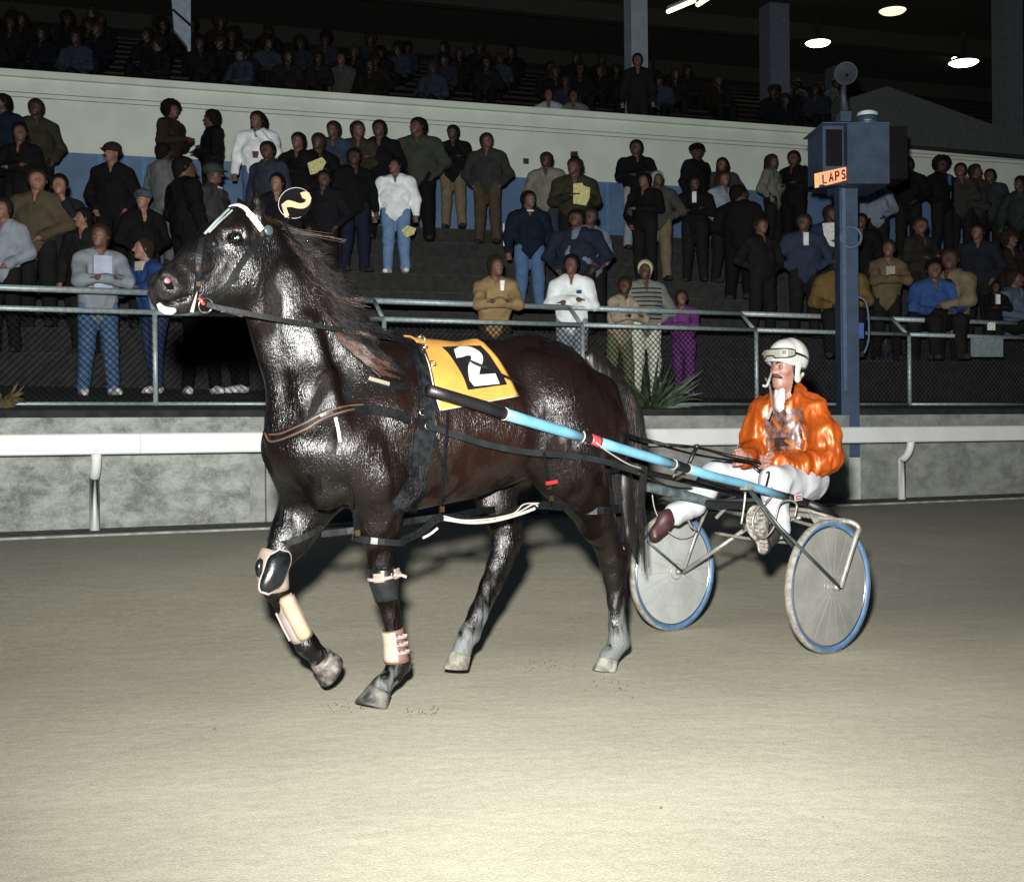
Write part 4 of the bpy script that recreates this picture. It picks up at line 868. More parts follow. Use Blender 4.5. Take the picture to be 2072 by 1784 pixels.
for x, y in ((797, 1286), (799, 1301), (802, 1317)):
    a = HX(x, y-3, .13); b = HX(x, y+3, .13); shell([a, tuple((Vector(a)+Vector(b))/2), b], [.056, .057, .057], 1, 50, 150, kp, 'strap', t, th=.004)
    mb = MB(); mb.ring(HF.wpx(x+8, y, .195), HF.l, .008, .0018, 4, 5); mb.build('buckle', chr_, t); MB().strap([HF.wpx(x+17, y-1, .19), HF.wpx(x+26, y-2, .19)], HF.l, .010, .003).build('strap_end', kp, t)
# ------------------------------------------------------------------ sulky
SP = lambda x, y, yl: SF.wpx(x, y, yl)
su = thing('sulky', SF.o, 'light blue shafted racing sulky with two disc wheels behind the dark horse', 'sulky')
ali = mat('frame_alloy', (.26, .25, .22), .4, metal=.5, var=.2, scale=18); bls = mat('shaft_blue', (.085, .215, .30), .35, var=.08, scale=10, col2=(.10, .24, .33)); tyb = mat('tyre_blue', (.055, .12, .225), .5, var=.12, scale=20); tyt = mat('tyre_tread', (.17, .155, .125), .9, var=.25, scale=30)
blk = mat('black_grip', (.004, .004, .005), .5, bump=.001); dks = mat('dark_tube', (.045, .055, .055), .4, metal=.3, var=.3)
def wheel(yl, m_disc, sg):
    c = SF.w((0, yl, .342)); N_ = (SF.l+Zv*.0).normalized(); t = MB().ring(c, N_, .323, .0165, 64, 10, 1.15).build('wheel', tyb, su, smooth=True)
    MB().lathe(c, N_, [(.330, -.020), (.339, -.015), (.3415, 0), (.339, .015), (.330, .020)], 64).build('tyre_tread', tyt, t, smooth=True)
    MB().ring(c, N_, .303, .007, 64, 8, 1.8).build('rim', chr_, t, smooth=True)
    MB().lathe(c, N_, [(.298, .009), (.2, .016), (.1, .022), (.03, .027), (.001, .028)], 64).build('disc_cover', m_disc, t, smooth=True)
    MB().lathe(c, N_, [(.298, -.009), (.2, -.016), (.1, -.022), (.03, -.027), (.001, -.028)], 64).build('disc_cover', m_disc, t, smooth=True)
    mb = MB()
    for i in range(18):
        a = 2*math.pi*i/18+rng.uniform(-.02, .02); d = SF.u*math.cos(a)+Zv*math.sin(a)
        for s_ in (1, -1):
            mb.tube([c+d*.04+N_*(.0265*s_), c+d*.1+N_*(.022*s_), c+d*.2+N_*(.0158*s_), c+d*.284+N_*(.0098*s_)], .0010, 4, cap=False)
    mb.build('spokes', mat('spoke_pale', (.17, .17, .155), .5), t)
    mb = MB()
    for s_ in (1, -1):
        mb.ring(c+N_*(.0275*s_), N_, .045, .003, 30, 6)
        for rr3, zz3 in ((.07, .0240), (.20, .0153)): mb.ring(c+N_*(zz3*s_), N_, rr3, .0011, 60, 5)
    mb.lathe(c, N_, [(.0005, -.06), (.014, -.06), (.018, -.045), (.018, .045), (.014, .06), (.0005, .06)], 20); mb.build('hub', ali, t, smooth=True)
    return c
md = mat('disc_plastic', (.16, .16, .145), .42, var=.12, scale=7, col2=(.19, .19, .175), fac=(.35, .7)); md2 = mat('disc_plastic_pale', (.25, .262, .25), .42, var=.06, scale=7, col2=(.28, .295, .275))
cN = wheel(.54, md, 1); cFw = wheel(-.54, md2, -1)
def stube(name, pts, r, m, n=5, sm=True, par=None): return MB().tube(cr([SP(*p) for p in pts], n), r, 10).build(name, m, par or su, smooth=sm)
A = HF.wpx(862, 787, .37); SFl = lambda p: (p-SF.o).dot(SF.l)
ys = SFl(A)
def shp(x, y):       # lateral slides from the girth to the seat
    t = (x-862)/(1600-862); return SF.wpx(x, y, ys+(.36-ys)*t)
def shline(x): return 787+(x-862)*(1005-787)/(1592-862)+(3 if 1000 < x < 1450 else 0)
def seg(x0, x1, r0, r1, m, nm): return MB().tube([shp(x, shline(x)) for x in np.linspace(x0, x1, 5)], list(np.linspace(r0, r1, 5)), 14).build(nm, m, su, smooth=True)
seg(866, 1022, .024, .026, blk, 'shaft_sleeve'); seg(1022, 1176, .0255, .0245, bls, 'shaft'); seg(1176, 1193, .0252, .0252, blk, 'shaft_band'); seg(1193, 1212, .0275, .0275, mat('red_tape', (.27, .035, .035), .5, bump=.002, bscale=120), 'tape_wrap'); seg(1212, 1364, .024, .0225, bls, 'shaft'); seg(1364, 1392, .0235, .023, blk, 'shaft_band'); seg(1392, 1592, .0225, .020, bls, 'shaft')
for x, r in ((1021, .0265), (1176, .0255), (1363, .0235), (1392, .023)):
    p = shp(x, shline(x)); q = shp(x+4, shline(x+4)); MB().ring(p, q-p, r, .003, 24, 6).build('shaft_ring', wht, su, smooth=True)
seg(1592, 1632, .0215, .022, blk, 'shaft_end'); MB().tube([shp(1632, shline(1632)), SP(1668, 1032, .40), SP(1706, 1055, .44)], [.022, .023, .012], 12).build('shaft_end', blk, su, smooth=True)
p = shp(1607, shline(1607)-1)+SF.l*.025; st_ = MB().strap([p-SF.u*.03-Zv*-.008, p+SF.u*.03-Zv*-.004], SF.l, .032, .003).build('sticker', mat('sticker_white', (.33, .32, .32), .5), su)
MB().strap([p-SF.u*.022+Zv*.0075, p+SF.u*.022+Zv*.0045], SF.l, .020, .0045).build('sticker_print', mat('sticker_red', (.26, .02, .03), .5), st_)
mb = MB(); mb.strap([p-SF.u*.014+Zv*.0075, p+SF.u*.014+Zv*.0045], SF.l, .008, .0055); mb.build('sticker_lettering', MATS['sticker_white'], st_)
mb = MB(); mb.tube([shp(1187, 896), shp(1183, 918)], .007, 6); mb.tube([shp(1192, 898), shp(1188, 920)], .006, 6); mb.ring(shp(1188, 898), SF.l, .010, .003, 14, 5); mb.build('tug_loop', leg_, su)
stube('white_cord', [(1206, 895, .36), (1232, 915, .34), (1270, 938, .30), (1300, 948, .25)], .0035, wht)
# far shaft
stube('shaft', [(1236, 940, -.22), (1310, 956, -.2), (1400, 976, -.2), (1480, 996, -.2), (1545, 1012, -.2)], .015, blk)
stube('shaft', [(1240, 964, -.22), (1308, 984, -.2), (1400, 1006, -.2), (1480, 1030, -.2), (1550, 1050, -.2)], .027, mat('shaft_grey_blue', (.055, .075, .08), .45, var=.3, scale=14, col2=(.09, .12, .13)))
stube('safety_rope', [(1306, 965, -.30), (1360, 985, -.28), (1430, 990, -.28), (1500, 993, -.22)], .006, blk); stube('safety_rope', [(1330, 1000, -.3), (1400, 1012, -.3), (1460, 1010, -.28), (1510, 1000, -.2)], .0025, dks)
# arch, fork legs, cross tubes
hubN = SF.w((0, .61, .342)); hubF = SF.w((0, -.46, .342))
MB().tube(cr([SP(1580, 1036, .1), SP(1640, 1044, .36), SP(1700, 1053, .54), SP(1722, 1056, .60), SP(1738, 1068, .63), SP(1730, 1092, .63)]+[hubN], 4), .0135, 10).build('arch_tube', ali, su, smooth=True)
stube('arch_tube', [(1520, 1030, -.1), (1560, 1036, .05), (1600, 1030, .2), (1640, 1034, .34), (1690, 1050, .46)], .011, ali)
stube('arch_tube', [(1600, 1050, .2), (1650, 1064, .40), (1700, 1064, .47)], .009, ali)
MB().tube([SP(1638, 1036, .38), SP(1652, 1062, .42), SP(1668, 1100, .47), SF.w((0, .47, .342))], .009, 8).build('fork_tube', ali, su, smooth=True)
MB().tube([SP(1512, 1068, -.1), hubF], .0125, 10).build('fork_tube', ali, su, smooth=True)
MB().tube([SP(1430, 1030, -.40), SP(1405, 1090, -.44), hubF], .010, 8).build('fork_tube', ali, su, smooth=True)
MB().tube([SP(1310, 1095, -.48), hubF], .007, 8).build('stay', dks, su, smooth=True)
stube('cross_tube', [(1448, 1078, -.25), (1520, 1090, 0), (1600, 1098, .25), (1640, 1104, .36)], .0085, ali)
stube('cross_tube', [(1512, 1068, -.1), (1560, 1062, .1), (1620, 1046, .3)], .0085, ali)
MB().tube([shp(1512, 985), SP(1560, 1050, .45), SP(1640, 1148, .46)], .010, 8).build('brace', dks, su, smooth=True)
MB().tube([shp(1518, 990), SP(1580, 1068, .55), hubN], .0085, 8).build('brace', dks, su, smooth=True)
mb = MB(); mb.box(shp(1512, 984), SF.u*.03, SF.l*.02, Zv*.016); mb.build('bracket', ali, su)
mb = MB(); mb.tube(cr([SP(*p) for p in ((1508, 995, .33), (1506, 1020, .33), (1500, 1060, .33))], 4), .006, 6); mb.build('stirrup_hanger', ali, su, smooth=True)
mb = MB(); P = [(1540, 1020), (1524, 1045), (1526, 1075), (1545, 1088), (1564, 1070), (1570, 1045), (1578, 1020), (1596, 1012), (1612, 1020), (1608, 1045)]; mb.tube(cr([SP(x, y, .42) for x, y in P], 4), .0055, 6); mb.build('stirrup', ali, su, smooth=True)
stube('stirrup_hanger', [(1562, 985, .34), (1560, 1005, .33), (1545, 1020, .33)], .006, ali)
stube('stirrup', [(1386, 1005, -.3), (1384, 1020, -.3), (1396, 1060, -.3), (1410, 1072, -.3)], .006, ali)
stube('white_cord', [(1318, 985, -.34), (1325, 1030, -.36), (1345, 1068, -.38), (1375, 1087, -.38), (1402, 1080, -.38), (1406, 1065, -.38)], .003, wht)
mb = MB(); c_ = SF.w((-.02, 0, .745)); mb.box(c_, SF.u*.15, SF.l*.19, Zv*.022); s2 = mb.build('seat', blk, su); bv = s2.modifiers.new('b', 'BEVEL'); bv.width = .018; bv.segments = 3
for yy in (.14, -.14): MB().tube([SF.w((-.02, yy, .73)), SF.w((.0, yy*1.5, .66))], .01, 8).build('seat_strut', ali, su)
for x, y, yl in ((1600, 1040, .25), (1655, 1052, .42), (1700, 1053, .55), (1512, 1064, -.08)): MB().box(SP(x, y, yl), SF.u*.016, SF.l*.016, Zv*.014).build('clamp', ali, su)
# upright rein pegs
for (x0, y0, x1, y1, yl) in ((1394, 938, 1410, 903, .30), (1300, 900, 1301, 886, -.25)):
    MB().tube([SP(x0, y0, yl), SP(x1, y1, yl)], .010, 8).build('peg', blk, su, smooth=True); MB().lathe(SP(x1, y1, yl), Zv, [(.0005, -.012), (.012, -.008), (.014, 0), (.01, .01), (.0005, .012)], 12).build('peg_knob', blk, su, smooth=True)
mb = MB(); mb.tube(cr([SP(*p) for p in ((1362, 965, .1), (1375, 945, .15), (1392, 938, .25))], 4), .006, 6); mb.tube([SP(1370, 968, .05), SP(1410, 945, .25)], .012, 8); mb.build('peg_bracket', ali, su, smooth=True)
# ------------------------------------------------------------------ driver
dr = thing('person', SF.w((-.02, 0, .77)), 'driver in orange satin jacket, white trousers and white helmet seated on the sulky', 'person')
SX = lambda x, y, yl: tuple(SF.px(x, y, yl))
HC = SF.wpx(1593, 745, 0); HDF = Frame(HC, 34)
def hl(p):      # head frame point -> sulky frame point
    q = HDF.w(p); q = Vector((q.x, q.y, HC.z+p[2])); return ((q-SF.o).dot(SF.u), (q-SF.o).dot(SF.l), q.z)
skin = mat('skin_tone', (.22, .105, .078), .5, var=.12, scale=18, bump=.0006, bscale=150, col2=(.245, .125, .095))
# body: head, neck, trunk, arms, legs and both hands in one surface
bvv = Vol((-.35, -.48, .25), (.95, .48, 1.72), .0055)
def H(p, q, r0, r1=None, sc=(1, 1, 1), k=.012, sub=False): bvv.cone(hl(p), hl(q), r0, r1, sc, k, sub)
H((-.02, 0, .035), (.015, 0, .03), .088, .080, (1, .88, 1.05), .03); H((.03, 0, -.02), (.047, 0, -.06), .060, .046, (1, .88, 1), .03)
H((.055, 0, -.085), (.068, 0, -.093), .034, .024, (1, 1.1, 1), .025); H((.0, 0, -.06), (.05, 0, -.088), .048, .036, (1, 1.15, 1), .025)
H((.084, 0, .012), (.103, 0, -.022), .010, .013, (1, 1, 1), .012); H((.098, 0, -.026), (.098, 0, -.028), .014, .014, (1, 1.4, .8), .01)
for sg in (1, -1):
    H((.066, .032*sg, -.015), (.056, .040*sg, -.022), .022, .020, (1, 1, 1), .02); H((.083, .012*sg, .022), (.068, .045*sg, .020), .010, .009, (1, 1, 1), .012)
    H((.090, .030*sg, .003), (.090, .030*sg, .003), .012, .012, (1, 1.2, .8), .008, True)
    H((-.008, .078*sg, .008), (-.006, .079*sg, -.018), .022, .014, (.8, .4, 1), .008); H((-.006, .090*sg, .002), (-.006, .09*sg, -.004), .010, .008, (.8, .5, 1), .005, True)
H((.080, .0, -.062), (.080, 0, -.066), .018, .018, (1, 1.4, .6), .012); H((.100, .012, -.0605), (.100, -.012, -.0605), .004, .004, (1, 2, 1), .006, True)
H((-.01, 0, -.06), (-.035, 0, -.17), .056, .062, (1, .95, 1), .03)
def B(a, b, r0, r1=None, sc=(1, 1, 1), k=.03): bvv.cone(SX(*a), SX(*b), r0, r1, sc, k)
B((1612, 830, 0), (1622, 890, 0), .12, .125, (1, 1.25, 1)); B((1622, 890, 0), (1634, 960, 0), .125, .12, (1, 1.2, 1))
B((1652, 840, .17), (1672, 922, .24), .05, .042); B((1672, 922, .24), (1580, 938, .13), .042, .03); B((1552, 840, -.17), (1532, 912, -.22), .05, .042); B((1532, 912, -.22), (1514, 928, -.07), .042, .03)
B((1640, 972, .1), (1572, 975, .22), .065, .045); B((1572, 979, .22), (1570, 1075, .29), .038, .03); B((1612, 970, -.1), (1450, 962, -.26), .065, .042); B((1450, 964, -.26), (1375, 1040, -.30), .038, .03)
def hand(wx, wy, wl, dirp, left):
    """fist-like relaxed hand: palm then five bent fingers; dirp = target of knuckles"""
    W = Vector(SX(wx, wy, wl)); D_ = (Vector(SX(*dirp))-W).normalized(); up_ = Vector((0, 0, 1)); up_ = (up_-D_*up_.dot(D_)).normalized(); sd = D_.cross(up_)*(1 if left else -1)   # sd: toward the body's outside
    c0 = lambda a, b, c: tuple(W+D_*a+up_*b+sd*c)
    bvv.cone(c0(0, 0, 0), c0(.05, 0, 0), .026, .030, (1, 1, 1.15), .015); bvv.cone(c0(.05, .02, .004), c0(.06, -.025, .0), .018, .018, (1, 1, 1), .012)
    for i, (zz, ln) in enumerate(((.032, .92), (.011, 1.0), (-.011, .95), (-.031, .78))):
        a = c0(.072, zz, .012); b = c0(.072+.030*ln, zz*1.02-.006, .0-.006); c = c0(.072+.020*ln, zz-.010, -.034); d = c0(.058, zz-.012, -.040)
        bvv.chain([(a, .0105), (b, .0098), (c, .0090), (d, .0080)], (1, 1, 1), .004)
    bvv.chain([(c0(.018, .026, -.010), .015), (c0(.050, .044, -.022), .0115), (c0(.076, .040, -.030), .0095)], (1, 1, 1), .006)
hand(1572, 934, .12, (1535, 933, .08), True); hand(1513, 927, -.07, (1480, 925, -.05), False)
Vb, Fb = bvv.mesh(1); del bvv
bd = obj('body', toW(SF, Vb), Fb, skin, dr)
# helmet, goggles, chin strap
def hw(p): q = HDF.w(p); return Vector((q.x, q.y, HC.z+p[2]))
def volH(prims, lo, hi, h, m, nm, par=dr, cuts=(), rum=None):
    v = Vol(lo, hi, h)
    for p, q, r0, r1, sc, k, sub in prims: v.cone(p, q, r0, r1, sc, k, sub)
    for n_, d_ in cuts: v.cut(n_, d_)
    a, b = v.mesh(1); q = np.array(HDF.o); aw = q+a[:, :1]*np.array(HDF.u)+a[:, 1:2]*np.array(HDF.l)+a[:, 2:3]*np.array((0, 0, 1.)); return obj(nm, aw, b, m, par)
hel = mat('helmet_white', (.36, .36, .34), .28, var=.04, scale=10, spec=.6)
hm_ = volH([((-.018, 0, .060), (.010, 0, .060), .114, .106, (1, .88, .98), .02, False), ((.085, 0, .046), (.122, 0, .038), .05, .035, (1, 1.25, .15), .03, False), ((.02, 0, -.02), (.1, 0, -.02), .087, .077, (1, .95, .8), .01, True)], (-.16, -.14, -.06), (.2, .14, .2), .0045, hel, 'helmet', cuts=(((.12, 0, -1), -.005),))
for sg in (1, -1): volH([((-.002, .088*sg, .02), (.008, .082*sg, -.062), .026, .020, (1, .4, 1), .01, False), ((-.05, .07*sg, -.035), (.0, .082*sg, -.066), .012, .014, (1, .5, 1), .01, False), ((-.03, .09*sg, -.018), (-.026, .09*sg, -.03), .020, .017, (1, 1.2, 1), .006, True)], (-.1, -.13, -.12), (.08, .13, .08), .0045, hel, 'ear_flap', hm_)
gp = []
for t in np.linspace(-1.25, 1.25, 15): gp.append((t, hw((.012+.120*math.cos(t), .112*math.sin(t), .080-.004*math.cos(t)))))
lens = MB(); V = []; Nn = [(HDF.u*math.cos(t)+HDF.l*math.sin(t)).normalized() for t, _ in gp]
wd = [.02+.032*math.sqrt(max(0, 1-(t/1.27)**4)) for t, _ in gp]
lens.strap([p for _, p in gp], Nn, wd, .006); gl = lens.build('goggles', mat('goggle_lens', (.17, .17, .15), .15, spec=.8), hm_)
up_edge = [p+Zv*(w_/2)+n*.004 for (_, p), w_, n in zip(gp, wd, Nn)]; lo_edge = [p-Zv*(w_/2)*(1 if abs(t) > .25 else .4)+n*.004 for (t, p), w_, n in zip(gp, wd, Nn)]
gk = mat('goggle_frame', (.004, .004, .004), .5); MB().tube(up_edge+lo_edge[::-1]+[up_edge[0]], .0048, 6).build('goggle_frame', gk, gl, smooth=True)
for t in (-.75, .75, ): q = hw((.012+.124*math.cos(t), .116*math.sin(t), .082)); n = (HDF.u*math.cos(t)+HDF.l*math.sin(t)); MB().lathe(q, n, [(.0005, .008), (.009, .007), (.011, 0)], 14).build('goggle_vent', mat('vent_brass', (.28, .19, .07), .35, metal=.6), gl, smooth=True)
for sg in (1, -1):
    P = [hw((.012+.118*math.cos(t)-.01*(t-1.2), sg*.110*math.sin(t), .080-.030*(t-1.2))) for t in np.linspace(1.2, 2.7, 8)]; MB().strap(P, [(p-HC).normalized() for p in P], .014, .003).build('goggle_strap', gk, gl)
for sg in (1, -1):
    e = hw((.078, .030*sg, .003)); MB().lathe(e, HDF.u, [(max(.0004, .0125*math.sin(math.pi*i/8)), -.0125*math.cos(math.pi*i/8)) for i in range(9)], 12).build('eye', mat('eye_white', (.075, .07, .065), .2), dr, smooth=True)
    MB().lathe(e+HDF.u*.0112, HDF.u, [(.0004, .0018), (.005, .001), (.006, -.001)], 12).build('iris', mat('iris_dark', (.01, .012, .014), .2), dr, smooth=True)
    P = [hw((.098-.03*t*t, (.012+.036*t)*sg, .024+.006*math.sin(t*3))) for t in (0, .35, .7, 1)]; MB().tube(P, [.004, .0062, .0055, .003], 6).build('eyebrow', mat('hair_driver', (.014, .008, .005), .6), dr, smooth=True)
P = [hw((.108-.032*abs(t)**1.7, .038*t, -.042-.016*abs(t)**1.6)) for t in np.linspace(-1, 1, 11)]; MB().tube(P, [.004, .008, .0095, .0105, .0105, .0095, .0105, .0105, .0095, .008, .004], 8).build('moustache', MATS['hair_driver'], dr, smooth=True)
P = [hw((.105-.02*abs(t)**1.7, .020*t, -.069)) for t in np.linspace(-1, 1, 7)]; MB().tube(P, .0042, 6).build('lower_lip', mat('lip_tone', (.22, .08, .07), .5), dr, smooth=True)
for sg in (1, -1): volH([((.012, .072*sg, .03), (.022, .070*sg, -.015), .022, .010, (1, .4, 1), .01, False)], (-.05, -.12, -.05), (.08, .12, .08), .005, MATS['hair_driver'], 'sideburn')
cs = mat('strap_soiled', (.10, .09, .075), .6, var=.2); P = [hw((.09, -.03, -.045)), hw((.108, -.008, -.088)), hw((.10, .02, -.13))]
MB().strap(cr([SP(1548, 765, 0), SP(1556, 778, 0), SP(1560, 800, 0), SP(1562, 820, 0), SP(1566, 838, 0)], 3), SF.l, .012, .004).build('chin_strap', cs, hm_); MB().strap(cr([SP(1543, 780, 0), SP(1550, 781, 0), SP(1556, 768, 0), SP(1560, 755, -.03)], 3), SF.l, .012, .005).build('chin_strap', hel, hm_)
MB().strap([SP(1561, 826, .10), SP(1553, 846, .12)], SF.l, .02, .003).build('chin_strap', hel, hm_)
# clothing
def cloth(prims, lo, hi, h, m, nm, cuts=(), rum=(), par=dr):
    v = Vol(lo, hi, h)
    for p in prims:
        a, b, r0, r1 = p[:4]; sc = p[4] if len(p) > 4 else (1, 1, 1); k = p[5] if len(p) > 5 else .03; sub = p[6] if len(p) > 6 else False
        v.cone(SX(*a), SX(*b), r0, r1, sc, k, sub)
    for n_, d_ in cuts: v.cut(n_, d_)
    a, b = v.mesh(1)
    for amp, sc, st3, seed, rg in rum: a = rumple(a, b, amp, sc, st3, seed, rg)
    aw = toW(SF, a); return obj(nm, aw, b, m, par), aw, b
sat = mat('orange_satin', (.33, .062, .006), .38, metal=.38, var=.14, scale=5, bump=.003, bscale=15, bstr=(1.6, 1.6, .7), spec=.5); tr = mat('white_trousers', (.34, .35, .37), .7, var=.03, scale=6, bump=.002, bscale=14)
jk, JW, JF = cloth([((1612, 828, 0), (1622, 890, 0), .138, .152, (1, 1.2, 1), .06), ((1622, 890, 0), (1640, 945, 0), .152, .160, (1, 1.13, 1), .05), ((1640, 935, -.03), (1662, 940, 0), .13, .13, (1, 1.1, .8), .05),
    ((1650, 832, .17), (1672, 880, .24), .076, .078, (1, 1, 1), .05), ((1672, 880, .24), (1676, 925, .26), .076, .072, (1, 1, 1), .05), ((1676, 925, .26), (1625, 946, .21), .070, .060, (1, 1, 1), .04), ((1625, 946, .21), (1572, 938, .14), .064, .040, (1, 1, 1), .02),
    ((1552, 836, -.17), (1536, 880, -.23), .085, .085, (1, 1, 1), .05), ((1536, 880, -.23), (1526, 915, -.22), .083, .072, (1, 1, 1), .04), ((1526, 915, -.22), (1508, 927, -.09), .070, .042, (1, 1, 1), .02),
    ((1600, 803, 0), (1608, 820, 0), .078, .11, (1, 1.05, 1), .04), ((1590, 775, 0), (1600, 808, 0), .062, .056, (1, 1, 1), .01, True), ((1581, 794, 0), (1570, 820, 0), .078, .036, (1, 1.05, 1), .01, True)],
    (-.4, -.46, .68), (.75, .46, 1.5), .0085, sat, 'jacket', rum=((.012, 6, (1.2, 1.2, .6), 3.1, True), (.011, 10, (1.6, 1.2, .45), 9.2, True), (.006, 22, (1.6, 1.4, .45), 2.2, True)))
cloth([((1603, 789, .0), (1606, 812, .0), .071, .080, (1, 1, 1), .02), ((1590, 800, .0), (1581, 822, .0), .072, .036, (1, 1.05, 1), .02)], (-.3, -.3, 1.0), (.6, .3, 1.6), .006, mat('cravat_white', (.34, .34, .36), .7), 'neck_scarf', rum=((.004, 30, (1, 1, .5), 2, True),))
cloth([((1645, 972, .10), (1615, 974, .17), .105, .10), ((1615, 974, .17), (1566, 975, .23), .098, .082, (1, 1, 1), .03), ((1566, 978, .23), (1572, 1030, .27), .074, .058), ((1572, 1030, .27), (1578, 1068, .29), .055, .052),
    ((1625, 970, -.08), (1530, 962, -.18), .105, .088), ((1530, 962, -.18), (1448, 962, -.26), .088, .075), ((1448, 962, -.26), (1405, 1018, -.29), .070, .066), ((1405, 1018, -.29), (1366, 1040, -.305), .064, .058), ((1640, 968, 0), (1650, 965, 0), .13, .12, (1, 1.1, 1), .05)],
    (-.45, -.45, .25), (.95, .48, 1.08), .0085, tr, 'trousers', rum=((.008, 9, (1, 1, 1), 5, True),))
bo = mat('boot_sole', (.13, .12, .10), .8, var=.5, scale=30, bump=.006, bscale=45, col2=(.26, .24, .21)); bu = mat('boot_upper', (.022, .018, .015), .5); bb = mat('boot_maroon', (.035, .011, .011), .5, var=.3)
# near boot: sole turned to the viewer
sh = thing('x', (0, 0, 0), 'x y z w', 'x') if False else None
Fo = Vector(SX(1536, 1060, .32)); Fh = Vector(SX(1546, 1105, .33))
vb = Vol((-.2, .1, .1), (.75, .55, .85), .006)
vb.cone(tuple(Fo), tuple(Vector(SX(1532, 1048, .33))), .062, .060, (1, .62, 1), .02); vb.cone(tuple(Fo), tuple(Fh), .045, .046, (1, .6, 1), .02); vb.cone(SX(1552, 1090, .27), SX(1572, 1068, .28), .05, .045, (1, 1, 1), .03)
a, b = vb.mesh(1); shn = obj('shoe', toW(SF, a), b, bu, dr)
vb = Vol((-.2, .1, .1), (.75, .55, .85), .005); vb.cone(SX(1533, 1062, .365), SX(1530, 1048, .365), .072, .068, (1.15, .22, 1), .008); vb.cone(SX(1540, 1085, .362), SX(1544, 1105, .362), .036, .043, (1, .25, 1), .012)
a, b = vb.mesh(1); obj('sole', toW(SF, a), b, bo, shn)
mb = MB()
for i, (x, y, w_) in enumerate((lambda q: [(a_, b_, c_*.72) for a_, b_, c_ in q])(((1531, 1038, 20), (1530, 1047, 24), (1530, 1056, 25), (1532, 1065, 24), (1534, 1074, 19), (1543, 1096, 13), (1544, 1104, 13), (1545, 1112, 11)))): mb.strap([SP(x-w_, y+2, .383), SP(x-w_*.3, y-2, .383), SP(x+w_*.3, y+1.5, .383), SP(x+w_, y-1, .383)], SF.l, .012, .0015)
mb.build('tread', mat('tread_pale', (.21, .195, .17), .8, var=.4, scale=60), shn)
vb = Vol((.1, -.55, .2), (1.2, -.1, .9), .007); vb.cone(SX(1372, 1036, -.30), SX(1348, 1050, -.31), .046, .044, (1, .8, 1), .03); vb.cone(SX(1348, 1050, -.31), SX(1326, 1076, -.32), .042, .034, (1, .8, 1), .03); vb.cone(SX(1345, 1066, -.31), SX(1322, 1086, -.32), .02, .02, (1, 1.6, 1), .02)
a, b = vb.mesh(1); obj('shoe', toW(SF, a), b, bb, dr)
# chest panel with crossing bands, collar edge
JB = BVHTree.FromPolygons([tuple(v) for v in JW], JF.tolist())
def castj(x, y, off):
    r = ray(x, y).normalized(); h = JB.ray_cast(CAM, r)
    if h[0] is None: return SF.wpx(x, y, 0)
    return h[0]-r*off+h[1]*.001
def patch(tl, tr_, br_, bl, m, nm, par, n=22, off=.004):
    V = []
    for j in range(n+1):
        for i in range(n+1): q = uvq((tl, tr_, br_, bl), i/n, j/n); V.append(castj(q[0], q[1], off))
    return obj(nm, V, [(j*(n+1)+i, j*(n+1)+i+1, (j+1)*(n+1)+i+1, (j+1)*(n+1)+i) for j in range(n) for i in range(n)], m, par)
pm = mat('mauve_satin', (.06, .028, .02), .42, var=.35, scale=26, bump=.003, bscale=26, col2=(.135, .075, .062), spec=.7)
pp = patch((1545, 829), (1625, 826), (1623, 906), (1552, 915), pm, 'chest_panel', jk)
ob = mat('orange_band', (.26, .07, .008), .32, spec=.8, bump=.002, bscale=25)
for x0, y0, x1, y1 in ((1553, 832, 1578, 868), (1622, 838, 1590, 874), (1588, 890, 1620, 912), (1566, 896, 1552, 912)):
    dx, dy = x1-x0, y1-y0; L_ = math.hypot(dx, dy); nx_, ny_ = -dy/L_*3, dx/L_*3; patch((x0-nx_, y0-ny_), (x0+nx_, y0+ny_), (x1+nx_, y1+ny_), (x1-nx_, y1-ny_), ob, 'panel_band', pp, 6, .008)
q = SP(1578, 893, .2); mb = MB(); P = [castj(x, y, .02) for x, y in ((1584, 852), (1583, 872), (1580, 890), (1590, 905))]; patch((1566, 886), (1592, 884), (1596, 902), (1568, 905), mat('dark_stain', (.02, .012, .010), .5), 'panel_badge', pp, 8, .007)
# whip strap over the knee
MB().tube(cr([SP(*p) for p in ((1530, 945, .12), (1545, 958, .2), (1556, 955, .28), (1552, 975, .33), (1547, 990, .33))], 4), .005, 6).build('knee_strap', blk, dr, smooth=True)
# ------------------------------------------------------------------ reins
rn = thing('reins', HF.wpx(700, 670, .3), 'thin black driving reins running from the bit to the driver hands', 'reins')
for k_, pts in enumerate(([(424, 617, .10), (500, 632, .14), (570, 646, .17), (640, 657, .19), (700, 667, .20), (780, 678, .16), (847, 692, .06), (900, 712, .10), (985, 745, .22), (1080, 790, .24), (1170, 838, .22), (1240, 870, .18), (1300, 893, .12)],
                          [(424, 621, .10), (500, 637, .14), (570, 650, .17), (640, 661, .19), (700, 671, .20), (780, 684, .16), (845, 697, .07), (900, 708, .0), (985, 738, .16), (1080, 784, .20), (1170, 832, .2), (1240, 866, .16), (1300, 889, .12)])):
    P = [HF.wpx(*p) for p in pts]+([SP(1408, 905, .25), SP(1480, 926, .1), SP(1540, 938, .12)] if k_ == 0 else [SP(1400, 918, -.05), SP(1500, 934, 0), SP(1516, 932, -.04)])
    MB().strap(cr(P, 4), SF.l, .012, .004).build('rein', lea, rn)
P = [HF.wpx(847, 692, .06), HF.wpx(1300, 884, .10), SP(1410, 897, .28), SP(1480, 920, .12), SP(1548, 934, .1)]
